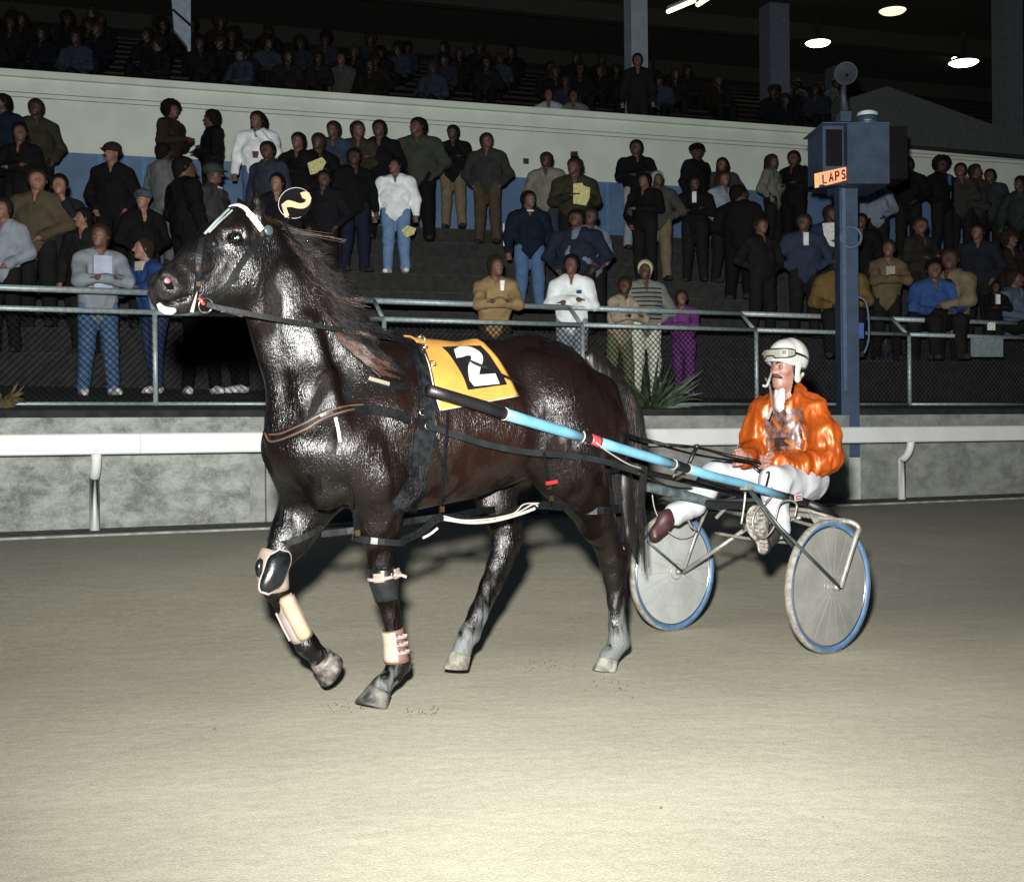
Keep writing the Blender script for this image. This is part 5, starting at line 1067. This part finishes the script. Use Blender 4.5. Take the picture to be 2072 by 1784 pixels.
MB().tube(cr([SP(1300, 886, -.2), SP(1380, 905, -.1), SP(1410, 904, .28), SP(1470, 918, .1), SP(1535, 932, .09), SP(1552, 940, .1)], 4), .0035, 6).build('rein', lea, rn)
MB().tube(cr([SP(1516, 934, 0), SP(1528, 946, .05), SP(1545, 950, .12), SP(1556, 945, .15)], 4), .0035, 6).build('rein_tail', lea, rn)
# ------------------------------------------------------------------ spectators
SK = mat('face_skin', (.19, .095, .065), .6, var=.12, scale=20); SK2 = mat('face_skin_dim', (.026, .014, .010), .6, var=.12, scale=20)  # SK2: gloom of the upper stand put into the skin colour
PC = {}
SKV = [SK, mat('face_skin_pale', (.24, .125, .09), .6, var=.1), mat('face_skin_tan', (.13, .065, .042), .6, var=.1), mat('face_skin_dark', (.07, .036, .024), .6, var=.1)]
SKD = [mat('face_shade_a', (.12, .06, .042), .6, var=.1), mat('face_shade_b', (.085, .043, .03), .6, var=.1), mat('face_shade_c', (.055, .028, .02), .6, var=.1)]  # back-row skin, darkened in colour to imitate weaker light there
def cm(c, rough=.85):
    k = 'cloth_%02x%02x%02x' % tuple(int(v*255) for v in c)
    return mat(k, c, rough, var=.10, scale=9, bump=.006, bscale=18, bstr=(1, 1, .5), spec=.08)
ARM = {'down': [(-.02, .255, 1.13), (.05, .26, .90)], 'pocket': [(-.07, .29, 1.13), (.05, .19, .95)], 'fold': [(.03, .25, 1.15), (.17, -.04, 1.17)], 'hold': [(.02, .24, 1.13), (.25, .07, 1.17)],
       'lean': [(.26, .22, 1.13), (.33, -.02, 1.15)], 'sit': [(.08, .25, .68), (.28, .10, .62)], 'akimbo': [(-.03, .34, 1.13), (.03, .17, 1.02)], 'drink': [(.06, .24, 1.15), (.17, .06, 1.42)], 'belt': [(-.02, .28, 1.14), (.14, .10, 1.0)]}
ARM2 = {'drink': 'down', 'mixed': 'pocket', 'sling': 'down'}; ARM['mixed'] = ARM['fold']; ARM['sling'] = ARM['belt']
def person_meshes(pose):
    if pose in PC: return PC[pose]
    full = pose; pose, yaw = (pose.split('/')+['0'])[:2]; yaw = math.radians(float(yaw)); sit = pose == 'sit'; ln = {'lean': .14, 'hold': .02}.get(pose, 0); dz = -.47 if sit else (-.05 if pose == 'lean' else 0)
    A = ARM[pose]; lo, hi = (-.30, -.42, -.02), (.62, .42, 1.85+dz+.02); out = {}
    S_ = lambda f: (ln*f, 0, 0)
    def pt(x, y, z, f=1):
        if z > 1.5: x, y = x*math.cos(yaw)-y*math.sin(yaw), x*math.sin(yaw)+y*math.cos(yaw)
        return (x+ln*f, y, z+dz)
    def arm(i, sg):
        Q = ARM[ARM2[pose]] if (sg < 0 and pose in ARM2) else A
        if pose == 'fold' and sg < 0: return (Q[i][0], .04 if i == 1 else Q[i][1]*sg, Q[i][2]+.03)
        return (Q[i][0], Q[i][1]*sg, Q[i][2])
    h_ = .0125
    hip = .95+dz
    def legs(v, r, foot=True):
        for sg in (1, -1):
            if sit:
                v.cone((0, .09*sg, hip), (.42, .13*sg, hip+.02), r[0], r[1]); v.cone((.42, .13*sg, hip+.02), (.44, .13*sg, .08), r[1], r[2])
            else:
                st = .03*sg if pose != 'lean' else .10*sg
                v.cone((0, .085*sg, hip), (.02+st*.5, .10*sg, .50), r[0], r[1]); v.cone((.02+st*.5, .10*sg, .50), (-.02+st, .115*sg, .09), r[1], r[2])
    # body
    v = Vol(lo, hi, h_); c = lambda a, b, r0, r1=None, sc=(1, 1, 1), k=.03, sub=False: v.cone(a, b, r0, r1, sc, k, sub)
    c(pt(.0, 0, 1.66), pt(.012, 0, 1.655), .088, .082, (1.05, .86, 1.08)); c(pt(.03, 0, 1.60), pt(.045, 0, 1.575), .06, .045, (1, .95, 1)); c(pt(.075, 0, 1.565), pt(.075, 0, 1.56), .018, .018, (1, 1.2, 1), .02)
    c(pt(.088, 0, 1.655), pt(.108, 0, 1.625), .011, .016, (1, 1, 1), .012)
    for sg in (1, -1): c(pt(.088, .034*sg, 1.650), pt(.088, .034*sg, 1.650), .015, .015, (1, 1.1, .7), .01, True); c(pt(0, .082*sg, 1.655), pt(0, .083*sg, 1.62), .020, .013, (.7, .5, 1), .01)
    c(pt(.1, .012, 1.587), pt(.1, -.012, 1.587), .006, .006, (1, 2, 1), .008, True)
    c(pt(-.015, 0, 1.60), pt(-.03, 0, 1.44, .8), .052, .06); c(pt(-.02, 0, 1.40, .7), pt(0, 0, 1.05, .1), .12, .115, (.75, 1.2, 1))
    legs(v, (.085, .055, .042)); 
    for sg in (1, -1):
        el, wr = arm(0, sg), arm(1, sg); 
        if not sit and pose != 'lean': pass
        c(pt(-.01, .18*sg, 1.40, .8), el, .05, .04); c(el, wr, .036, .026)
        d = (Vector(wr)-Vector(el)).normalized(); w_ = Vector(wr); c(tuple(w_+d*.02), tuple(w_+d*.06), .028, .03, (1, 1, 1), .02)
        s_ = d.cross(Vector((0, 0, 1)) if abs(d.z) < .8 else Vector((1, 0, 0))).normalized()
        for k in range(4): a = w_+d*.085+s_*(.026*(1.5-k)/1.5); c(tuple(a), tuple(a+d*(.045-.006*abs(k-1.3))-Vector((0, 0, .012))), .0105, .009, (1, 1, 1), .006)
        c(tuple(w_+d*.03+s_*.02), tuple(w_+d*.07+s_*.045), .011, .009, (1, 1, 1), .006)
    out['body'] = v.mesh(1)
    # jacket
    v = Vol(lo, hi, h_); c = lambda a, b, r0, r1=None, sc=(1, 1, 1), k=.04, sub=False: v.cone(a, b, r0, r1, sc, k, sub)
    c(pt(-.02, 0, 1.40, .7), pt(0, 0, 1.20, .3), .15, .165, (.72, 1.2, 1)); c(pt(0, 0, 1.20, .3), pt(0, 0, .93, 0), .165, .155, (.78, 1.12, 1)); c(pt(-.01, .15, 1.42, .8), pt(-.01, -.15, 1.42, .8), .07, .07)
    c(pt(-.025, 0, 1.46, .85), pt(-.02, 0, 1.48, .9), .075, .07, (1, 1, .7), .02)
    for sg in (1, -1):
        el, wr = arm(0, sg), arm(1, sg); c(pt(-.01, .18*sg, 1.40, .8), el, .075, .062); c(el, wr, .058, .046)
    c(pt(.04, 0, 1.50, .95), pt(.09, 0, 1.36, .7), .035, .012, (1, 1, 1), .01, True); c(pt(-.02, 0, 1.62), pt(-.02, 0, 1.50, .95), .062, .06, (1, 1, 1), .01, True)
    a, b = v.mesh(1); a = rumple(a, b, .012, 8, (1, 1, .7), 4.0+len(PC), True); out['jacket'] = (a, b)
    v = Vol(lo, hi, h_); v.cone((0, 0, hip+.02), (0, 0, hip+.1), .13, .13, (.85, 1.15, 1)); legs(v, (.105, .078, .064)); a, b = v.mesh(1); out['trousers'] = (rumple(a, b, .008, 9, (1, 1, .7), 2.0), b)
    v = Vol(lo, hi, h_)
    for sg in (1, -1):
        x0 = .44 if sit else (-.02+(.03*sg if pose != 'lean' else .10*sg)); y0 = .13*sg if sit else .115*sg
        v.cone((x0-.03, y0, .05), (x0+.14, y0+.02*sg, .035), .052, .042, (1, .95, 1)); v.cone((x0, y0, .06), (x0, y0, .10), .045, .045)
    v.cut((0, 0, -1), 0.0); out['shoes'] = v.mesh(1)
    hz = lambda x, y, z: pt(x, y, z)
    def hv_(kind):
        v = Vol(lo, hi, .0115); c = lambda a, b, r0, r1=None, sc=(1, 1, 1), k=.02, sub=False: v.cone(hz(*a), hz(*b), r0, r1, sc, k, sub)
        c((-.018, 0, 1.685), (-.01, 0, 1.69), .105, .100, (1, .92, 1)); c((-.04, 0, 1.62), (-.05, 0, 1.58), .085, .06, (1, 1, 1))
        if kind == 'curly': c((-.02, 0, 1.70), (-.02, 0, 1.70), .135, .13); 
        if kind == 'long': c((-.05, 0, 1.64), (-.075, 0, 1.38), .10, .085, (.8, 1.1, 1))
        c((.10, 0, 1.52), (.105, 0, 1.655), .105, .088, (1, 1.15, 1), .008, True)
        if kind in ('cap', 'flat'):
            v = Vol(lo, hi, .0115); v.cone(hz(-.015, 0, 1.71), hz(0, 0, 1.705), .115, .11, (1.05, .95, .75)); v.cone(hz(.09, 0, 1.69), hz(.13, 0, 1.685), .06, .05, (1, 1.2, .18)); v.cone(hz(.03, 0, 1.58), hz(.03, 0, 1.60), .10, .09, (1, 1, 1), .01, True)
        a, b = v.mesh(1)
        if kind == 'curly': a = rumple(a, b, .02, 22, (1, 1, 1), 1.5)
        return a, b
    for kd in ('short', 'curly', 'long', 'cap'): out['hair_'+kd] = hv_(kd)
    R_ = {}
    for k, (a, b) in out.items():
        me = bpy.data.meshes.new(k); me.from_pydata(a.tolist(), [], b.tolist()); me.polygons.foreach_set('use_smooth', [True]*len(b)); me.materials.append(SK); R_[k] = me
    PC[full] = R_; return R_
def inst(name, me, m, parent):
    o = bpy.data.objects.new(name, me); C.objects.link(o); o.parent = parent; o.material_slots[0].link = 'OBJECT'; o.material_slots[0].material = m; return o
def make_person(loc, rot, s_, pose, jc, tc, hc, hk, label, sc=(.03, .028, .026), skin_=None, group='spectators on the lower terrace', bulk=1.0):
    M = person_meshes(pose); t = bpy.data.objects.new('person', None); C.objects.link(t); t.location = loc; t.rotation_euler = (0, 0, rot); bk = bulk*(1.17 if group.startswith('spect') and pose.split('/')[0] != 'lean' and loc[1] > 16.5 else 1.04); t.scale = (s_*bk, s_*bk*1.02, s_); t.empty_display_size = .2
    tag(t, label, 'person', group)
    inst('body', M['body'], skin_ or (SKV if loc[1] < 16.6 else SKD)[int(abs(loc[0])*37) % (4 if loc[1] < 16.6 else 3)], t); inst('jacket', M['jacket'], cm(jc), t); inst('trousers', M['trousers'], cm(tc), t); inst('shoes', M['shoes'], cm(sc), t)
    inst('cap' if hk == 'cap' else 'hair', M['hair_'+hk], cm(hc), t); return t
def place(x, ytop, hgt, zfix=None):
    r = ray(x, ytop)
    zz = np.arange(12.0, 24.0, .02)
    for z in zz:
        p = CAM+r*z
        if p.dot(nF) < 13.62: continue
        if p.dot(nB) > 20.95: z = zlast; break
        if terr(p.x, p.y)+hgt >= p.z: break
        zlast = z
    if zfix: z = zfix
    p = CAM+r*z; g = terr(p.x, p.y); return Vector((p.x, p.y, g)), p.z-g
NAV = (.008, .012, .022); BLK = (.007, .007, .0075); BRN = (.026, .018, .012); OLV = (.032, .03, .018); GRY = (.10, .11, .11); WHT = (.75, .8, .8); TAN = (.26, .18, .09); JEAN = (.07, .13, .24); KHK = (.14, .11, .07); DK = (.011, .011, .011); HB = (.02, .014, .01); HK_ = (.008, .007, .006); LGR = (.22, .25, .28); CRM = (.42, .38, .26)
PEO = []
def P_(x, y, h, pose, rot, jc, tc, hc, hk, label, **k):
    zf = k.pop('z', None); loc_, hh = place(x, y, h, zf); s_ = hh/1.78
    i_ = len(PEO)
    if pose == 'fold': pose = ('fold', 'mixed', 'belt', 'drink', 'fold', 'akimbo')[(i_*5+2) % 6] if 'folded arms' not in label else 'fold'
    elif pose == 'down' and 'stripe' not in label: pose = ('down', 'sling', 'belt', 'down', 'akimbo')[(i_*3) % 5] if 'white jacket and light' not in label else 'down'
    pose0 = pose; pose = pose+'/'+('-40', '-10', '25', '-25')[(i_*7) % 4]
    if pose0 == 'sit' and hh < 1.6: s_ = hh/1.31
    if pose0 == 'lean': s_ = hh/1.73
    o = make_person(loc_, math.radians(rot), s_, pose, jc, tc, hc, hk, label, **k); PEO.append((x, y, loc_, s_, o)); return o
# back row against the wall, left to right
P_(4, 190, 1.8, 'down', -100, NAV, DK, HK_, 'short', 'man in dark suit and tie cut by the left picture edge, against the cream wall')
P_(72, 200, 1.8, 'pocket', -60, OLV, DK, HB, 'short', 'balding man in olive brown jacket, second from left in the back row')
P_(40, 248, 1.75, 'fold', -90, BLK, DK, HK_, 'short', 'dark dressed person in front of the olive brown jacket man at far left')
P_(345, 207, 1.8, 'hold', -20, BRN, GRY, HK_, 'curly', 'curly haired man in dark brown top and pale grey trousers against the wall')
P_(428, 222, 1.8, 'fold', -150, BLK, DK, HK_, 'short', 'dark coated man right of the curly haired man')
P_(520, 225, 1.8, 'fold', -90, WHT, JEAN, HK_, 'long', 'person in white sweater holding a cup above the horse ears')
P_(541, 286, 1.75, 'down', -120, (.03, .035, .05), DK, HK_, 'short', 'person in dark blue jacket just below the white sweater')
P_(603, 268, 1.75, 'fold', -100, BLK, DK, HK_, 'short', 'man in plain black standing above the head number disc')
P_(643, 270, 1.75, 'hold', -70, BLK, DK, HB, 'short', 'man in black reading the tilted yellow paper')
P_(674, 245, 1.8, 'down', -90, (.03, .04, .06), DK, HB, 'short', 'bareheaded man in slate shirt behind the yellow paper')
P_(724, 245, 1.8, 'fold', -80, OLV, DK, HB, 'short', 'man in olive top, first of a pair left of the big olive jacket')
P_(767, 243, 1.8, 'pocket', -90, BLK, DK, HK_, 'short', 'man in black jacket directly left of the big olive jacket')
P_(845, 238, 1.9, 'pocket', -95, (.04, .045, .035), BLK, HK_, 'short', 'tall broad man in loose olive grey jacket against the wall', bulk=1.12)
P_(916, 253, 1.75, 'fold', -90, BLK, KHK, HK_, 'short', 'man in black jacket and khaki trousers with folded arms')
P_(985, 269, 1.8, 'pocket', -95, (.03, .032, .03), (.06, .045, .03), HB, 'short', 'man in dark checked jacket and brown trousers near the wall socket')
P_(1105, 308, 1.75, 'down', -100, (.16, .16, .13), (.03, .035, .05), HB, 'short', 'man in pale grey knitted vest right of the wall socket')
pn_ = P_(1162, 320, 1.75, 'hold', -90, OLV, DK, HB, 'short', 'man in olive jacket holding an open yellow newspaper', bulk=1.08)
P_(1287, 283, 1.78, 'fold', -80, BLK, LGR, HK_, 'short', 'man in black with folded arms and light trousers')
P_(1330, 346, 1.7, 'down', -90, (.05, .05, .045), KHK, LGR, 'short', 'grey haired man in dull jacket with long tan trousers')
P_(1304, 350, 1.72, 'fold', -120, BLK, DK, HK_, 'short', 'man in black jacket touching the grey haired man')
P_(1410, 291, 1.8, 'down', -50, BLK, DK, BLK, 'cap', 'man in dark coat and flat cap, tallest right of centre')
P_(1461, 319, 1.7, 'fold', -90, (.03, .03, .035), DK, HK_, 'long', 'long haired woman in dark top behind the light blue shirt')
P_(1405, 356, 1.72, 'fold', -100, BLK, DK, HK_, 'short', 'man in black suit with white shirt below the flat cap man')
P_(1464, 346, 1.7, 'down', -60, (.20, .25, .30), DK, HB, 'long', 'person in light blue grey shirt left of the big black coat')
P_(1495, 375, 1.8, 'down', 60, BLK, BLK, HK_, 'short', 'large man in black coat with his back turned', bulk=1.15)
P_(1562, 312, 1.7, 'fold', -30, (.13, .14, .11), DK, HB, 'long', 'long haired woman in grey sweater left of the pole')
P_(1606, 305, 1.78, 'fold', -130, BLK, BLK, HK_, 'short', 'man in black beside the long haired woman in grey')
P_(1836, 318, 1.8, 'down', -100, BLK, DK, HK_, 'short', 'dark figure standing just right of the blue display box')
P_(1905, 319, 1.8, 'down', -60, BLK, DK, HK_, 'curly', 'bushy haired man in black with a blue strap, right back row')
P_(1943, 330, 1.75, 'fold', -90, (.03, .03, .028), DK, HK_, 'short', 'first of three dim people huddled at the right wall')
P_(1974, 332, 1.75, 'fold', -70, (.035, .03, .03), DK, HB, 'short', 'middle of three dim people huddled at the right wall')
P_(2003, 342, 1.7, 'down', -110, (.025, .028, .03), DK, HK_, 'short', 'last and shortest of three dim people huddled at the right wall')
P_(2064, 356, 1.75, 'down', -120, (.02, .03, .025), DK, HK_, 'short', 'dark green coated person at the right edge of the picture')
# middle of the terrace
P_(226, 289, 1.75, 'pocket', -90, BLK, BLK, BRN, 'cap', 'man in black coat and tweed cap against the blue wall')
P_(75, 341, 1.78, 'down', -90, (.07, .055, .035), DK, HB, 'short', 'broad man in rough brown jacket near the left edge', bulk=1.15)
P_(332, 290, 1.7, 'down', 60, (.11, .12, .12), GRY, HK_, 'short', 'person in pale grey coat seen from behind, below the curly haired man')
P_(289, 383, 1.72, 'fold', -60, BLK, DK, (.06, .08, .10), 'cap', 'man in black with a grey blue cap looking right')
P_(374, 318, 1.8, 'down', 40, BLK, BLK, HK_, 'short', 'big man in black overcoat filling the space behind the horse nose', bulk=1.25)
P_(432, 331, 1.75, 'down', -20, (.04, .04, .04), DK, (.03, .04, .03), 'cap', 'man with grey green cap and white collar behind the horse forehead')
P_(6, 400, 1.75, 'down', -90, LGR, DK, HB, 'short', 'person in light grey sweater cut by the left edge')
P_(800, 319, 1.75, 'down', -90, WHT, (.13, .22, .36), HK_, 'short', 'man in white jacket and light blue jeans alone on the steps', sc=(.7, .7, .7))
P_(716, 300, 1.75, 'down', -60, BLK, (.012, .015, .03), HK_, 'short', 'man in black left of the white jacket man')
P_(1070, 386, 1.75, 'down', -80, NAV, JEAN, HK_, 'short', 'dark haired man in navy tracksuit top with a white sleeve stripe')
P_(1166, 424, 1.72, 'pocket', -100, (.015, .02, .035), DK, HK_, 'short', 'stout person in navy coat behind the white jacketed man', bulk=1.2)
P_(1194, 420, 1.72, 'down', -60, (.13, .17, .22), DK, HB, 'short', 'person in pale blue peering past the stout navy coat')
P_(1626, 432, 1.72, 'fold', -90, (.025, .035, .06), DK, HB, 'short', 'man in blue suit and tie just left of the pole')
P_(1680, 416, 1.72, 'hold', -90, (.02, .03, .05), DK, HB, 'short', 'man behind the pole reading a white newspaper')
P_(1772, 352, 1.75, 'down', -90, (.16, .19, .24), DK, HK_, 'short', 'person in open light coat right of the pole below the display box')
P_(1700, 505, 1.6, 'sit', -100, (.13, .085, .03), DK, HB, 'short', 'seated person in mustard jacket partly hidden by the pole')
P_(1792, 488, 1.7, 'lean', -90, (.10, .075, .045), DK, HB, 'short', 'person in brown jacket with pale shirt leaning right of the pole')
P_(1922, 502, 1.6, 'sit', -140, (.16, .13, .08), DK, HB, 'short', 'seated person in sandy jacket at the right')
P_(1890, 525, 1.5, 'sit', -90, (.03, .07, .20), DK, HK_, 'short', 'person in bright blue behind the sandy jacket')
P_(1916, 566, 1.5, 'lean', -100, (.11, .06, .015), DK, HB, 'short', 'person in rust brown top leaning below the sandy jacket')
P_(2010, 570, 1.5, 'lean', -90, BLK, DK, HK_, 'short', 'person in black with white shirt front above the notice board')
P_(2054, 545, 1.5, 'sit', -60, (.07, .10, .14), DK, HB, 'short', 'person in pale blue at the right edge above the fence')
P_(1742, 432, 1.72, 'down', -100, BLK, DK, HK_, 'short', 'dark figure directly behind the pole edge, under the display box')
P_(1862, 440, 1.72, 'fold', -60, (.02, .018, .014), DK, HB, 'short', 'dim brown figure between the bushy haired man and the sandy jacket')
P_(1978, 452, 1.7, 'pocket', -110, (.012, .014, .018), DK, HK_, 'short', 'dim slate figure standing above the notice board')
P_(2044, 470, 1.7, 'down', -80, (.014, .012, .01), DK, HB, 'curly', 'dim curly headed figure near the right picture edge, mid terrace')
P_(120, 352, 1.72, 'fold', -70, (.012, .012, .016), DK, HK_, 'short', 'dim figure between the rough brown jacket and the tweed cap')
P_(168, 420, 1.65, 'down', -100, (.010, .010, .011), DK, HK_, 'short', 'dim dark figure above the teenager in the grey hooded jacket')
P_(560, 350, 1.7, 'down', -80, (.010, .010, .012), DK, HK_, 'short', 'dark figure behind the horse ears')
P_(655, 345, 1.7, 'pocket', -100, (.009, .010, .014), DK, HK_, 'short', 'dark figure right of the head number disc')
P_(1540, 440, 1.7, 'down', -60, (.010, .009, .009), DK, HB, 'short', 'dark figure between the big black coat and the blue suit')
# along the fence
P_(196, 455, 1.72, 'lean', -60, (.20, .23, .25), JEAN, HB, 'short', 'teenager in grey hooded jacket and jeans leaning on the fence', sc=(.6, .6, .6), z=13.35)
P_(311, 482, 1.62, 'lean', -125, (.02, .05, .16), (.03, .05, .11), HB, 'short', 'boy in blue sweater with cream collar leaning on the fence', sc=(.6, .6, .6), z=13.75)
P_(1000, 520, 1.72, 'lean', -80, TAN, OLV, BRN, 'short', 'balding man in tan jacket holding a white cup at the fence', z=14.9)
P_(1156, 514, 1.7, 'fold', -95, WHT, LGR, HK_, 'short', 'man in bright white jacket with folded arms at the fence', z=15.3)
P_(1252, 562, 1.45, 'lean', -60, (.30, .26, .19), (.13, .14, .08), HB, 'short', 'small child in beige resting its elbows on the fence', z=15.72)
P_(1305, 526, 1.6, 'fold', -80, (.16, .17, .15), (.55, .58, .48), CRM, 'short', 'woman in striped sweater and pale checked trousers', sc=(.05, .05, .05), z=15.78)
P_(1383, 588, 1.4, 'lean', -110, (.12, .035, .15), (.12, .04, .15), HB, 'short', 'child in purple tracksuit hanging on the fence', sc=(.6, .6, .6), z=16.05)
P_(1792, 684, 1.2, 'sit', -90, (.04, .04, .05), (.03, .04, .08), HB, 'short', 'person sitting low behind the fence right of the pole', z=18.0)
P_(405, 480, 1.6, 'lean', -60, BLK, BLK, HK_, 'short', 'black dressed figure with white shoes hidden behind the horse nose and jaw', sc=(.7, .7, .7), z=13.95)
P_(480, 470, 1.6, 'lean', -120, BLK, BLK, HK_, 'short', 'black dressed figure with white shoes hidden by the horse cheek and throat', sc=(.7, .7, .7), z=14.2)
# stripes, stripes of colour and things they hold
def gprop(name, pts, z, m, label, cat, th=.01):
    P = [at_depth(x, y, z) for x, y in pts]; c_ = sum(P, Vector())/len(P); o = MB().prism(P, Vector((0, th, 0))).build(name, m, None, loc=c_); return tag(o, label, cat)
ylp = mat('newsprint_yellow', (.50, .47, .20), .8, var=.2, scale=30); wp = mat('newsprint_white', (.55, .58, .52), .8, var=.25, scale=40)
def zof(x, y):
    return min(PEO, key=lambda e: abs(e[0]-x)+abs(e[1]-y))[2].y
gprop('newspaper', [(1160, 372), (1178, 370), (1181, 376), (1194, 380), (1193, 400), (1186, 416), (1160, 412)], zof(1162, 320)-.42, ylp, 'open yellow newspaper held by the olive jacket man', 'newspaper')
gprop('folded_paper', [(622, 330), (652, 318), (660, 328), (650, 348), (628, 354)], zof(643, 270)-.45, ylp, 'tilted yellow folded paper left of centre in the back row', 'newspaper')
gprop('race_program', [(812, 466), (824, 456), (842, 462), (838, 474), (822, 481)], zof(800, 319)-.3, ylp, 'small yellow booklet in the hand of the white jacket man', 'booklet')
gprop('newspaper', [(1664, 452), (1692, 450), (1690, 500), (1670, 496)], zof(1680, 416)-.35, wp, 'white newspaper held half behind the pole', 'newspaper')
gprop('paper_cup', [(1012, 568), (1021, 567), (1020, 588), (1013, 588)], 14.62, mat('cup_white', (.7, .7, .7), .5), 'white paper cup held by the tan jacket man', 'cup', .05)
gprop('white_paper', [(1998, 652), (2014, 652), (2014, 668), (1998, 668)], zof(2010, 570)-.35, wp, 'small white sheet hanging over the fence rail at right', 'paper')
gprop('dark_mug', [(510, 306), (522, 306), (520, 318), (511, 318)], zof(520, 225)-.27, mat('mug_red', (.08, .02, .015), .5), 'dark red cup in front of the white sweater', 'cup', .06)
def extra(idx, name, boxes, m):
    x, y, L_, s_, o = idx; mb = MB()
    for (a, b_, c_), (X, Y, Z) in boxes: mb.box((a, b_, c_), (X, 0, 0), (0, Y, 0), (0, 0, Z))
    e = mb.build(name, m); e.parent = o; return e
fnd = lambda x, y: min(PEO, key=lambda e: abs(e[0]-x)+abs(e[1]-y))
shirt = cm((.55, .58, .58)); extra(fnd(1405, 356), 'shirt_front', [((.105, 0, 1.40), (.02, .03, .09))], shirt); extra(fnd(1626, 432), 'shirt_front', [((.105, 0, 1.40), (.02, .03, .09))], shirt)
extra(fnd(1070, 386), 'collar', [((.075, 0, 1.475), (.022, .04, .010))], shirt); extra(fnd(432, 331), 'collar', [((.075, 0, 1.475), (.022, .04, .010))], shirt); extra(fnd(1905, 319), 'strap', [((.12, .03, 1.25), (.012, .02, .2))], cm((.05, .12, .25)))
extra(fnd(311, 482), 'collar', [((.185, 0, 1.40), (.03, .05, .05))], cm(CRM)); extra(fnd(1792, 488), 'shirt_front', [((.20, 0, 1.22), (.03, .06, .12))], cm((.28, .26, .2))); extra(fnd(2010, 570), 'shirt_front', [((.235, 0, 1.33), (.03, .04, .10))], shirt)
extra(fnd(196, 455), 'shirt_front', [((.21, 0, 1.22), (.025, .085, .17))], cm((.36, .40, .50))); extra(fnd(1156, 514), 'jacket_badge', [((.17, .09, 1.30), (.01, .03, .02))], cm((.03, .06, .12)))
extra(fnd(1562, 312), 'bag', [((.0, -.2, .95), (.05, .05, .09))], cm(BLK)); extra(fnd(1070, 386), 'sleeve_stripe', [((-.01, -.312, 1.14), (.012, .008, .16))], shirt); extra(fnd(1162, 320), 'hat_tuft', [((0, 0, 1.83), (.05, .04, .035))], cm(BRN))
x, y, L_, s_, o = fnd(1305, 526); mb = MB()
for k in range(8): z = 1.02+.055*k; mb.ring((0, 0, z), (0, 0, 1), .172, .012, 28, 5, .8)
for v_ in mb.v: v_.x *= .86; v_.y *= 1.16
e = mb.build('sweater_stripes', cm((.025, .03, .03))); e.parent = o
# upper stand crowd: dim seated figures in rows, plus a few paler ones along the front
UL = 'dim figure seated in the rows of the dark upper stand'; ug = 'seated crowd in the upper stand'
HKD = (.004, .004, .004); pal = [(.004, .004, .004), (.005, .006, .009), (.009, .007, .005), (.005, .005, .005), (.008, .010, .015), (.014, .018, .026), (.007, .007, .005), (.022, .028, .042), (.006, .006, .006)]
cnt = 0
for k in range(0, 7):
    d = DW+1.35+k*RR; zf = ZF+RZ*(k+1)
    sx0 = -11.5
    while sx0 < 20:
        sx0 += rng.uniform(.62, 1.9)
        pr_ = BP(sx0, d+.42, zf)
        px_ = CX+F*pr_.x/pr_.y
        if px_ < -30 or px_ > 2100: continue
        if px_ > 1330 and (k > 4 or rng.rand() < .25): continue
        if px_ > 1780: continue
        if rng.rand() < (.08 if px_ < 700 else .25): continue
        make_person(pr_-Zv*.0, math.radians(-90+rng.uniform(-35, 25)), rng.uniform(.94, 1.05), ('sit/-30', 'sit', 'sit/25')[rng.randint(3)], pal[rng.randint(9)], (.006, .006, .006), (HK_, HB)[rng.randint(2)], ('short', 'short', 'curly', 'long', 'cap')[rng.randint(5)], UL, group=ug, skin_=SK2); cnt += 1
for x, y, jc, pose, lb in ((212, 138, (.30, .35, .38), 'sit', 'figure in white shirt right behind the cream wall at upper left'), (300, 62, (.10, .16, .26), 'sit', 'figure in faded blue near the slanted grey panel'), (48, 118, (.06, .10, .18), 'sit', 'figure in dull blue above the wall at the far upper left'),
                           (690, 105, (.04, .04, .04), 'down', 'standing figure with pale trousers behind the wall top'), (1110, 178, (.25, .3, .33), 'sit', 'figure in pale scarf behind the wall above the socket'), (1160, 180, (.10, .11, .10), 'sit', 'figure in grey jacket next to the pale scarf'), (1290, 130, DK, 'down', 'standing dark figure at the foot of the tall grey column')):
    r = ray(x, y); z = 24.0; p = CAM+r*z; g = ZF+.03; h_ = (1.31 if pose == 'sit' else 1.78)
    if pose == 'sit': g = p.z-h_
    make_person(Vector((p.x, p.y, max(g, p.z-h_))), math.radians(-95), 1.0, pose, jc, (.15, .13, .10) if x == 690 else DK, HK_, 'short', lb, group='figures along the upper stand front')
print('upper crowd', cnt)
# ------------------------------------------------------------------ small clods kicked up on the track
mb = MB()
for _q in range(110):
    cx_, cy_ = [(690, 1430, ), (1115, 1345), (1240, 1385), (860, 1440)][rng.randint(4)]; x, y = cx_+rng.normal(0, 26), cy_+rng.normal(0, 7)
    if _q > 98: x, y = rng.uniform(300, 2000), rng.uniform(1250, 1700)
    t = CH/-(ray(x, y).z); p = CAM+ray(x, y)*t; r = rng.uniform(.0015, .0042)
    if p.dot(nF) > 6.5: continue
    mb.tube([p, p+Vector((r*.6, 0, r)), p+Vector((r, r*.4, r*1.3))], [r*.8, r, r*.2], 5)
tag(mb.build('sand_clods', mat('clod_dark', (.06, .05, .035), .95)), kind='stuff')
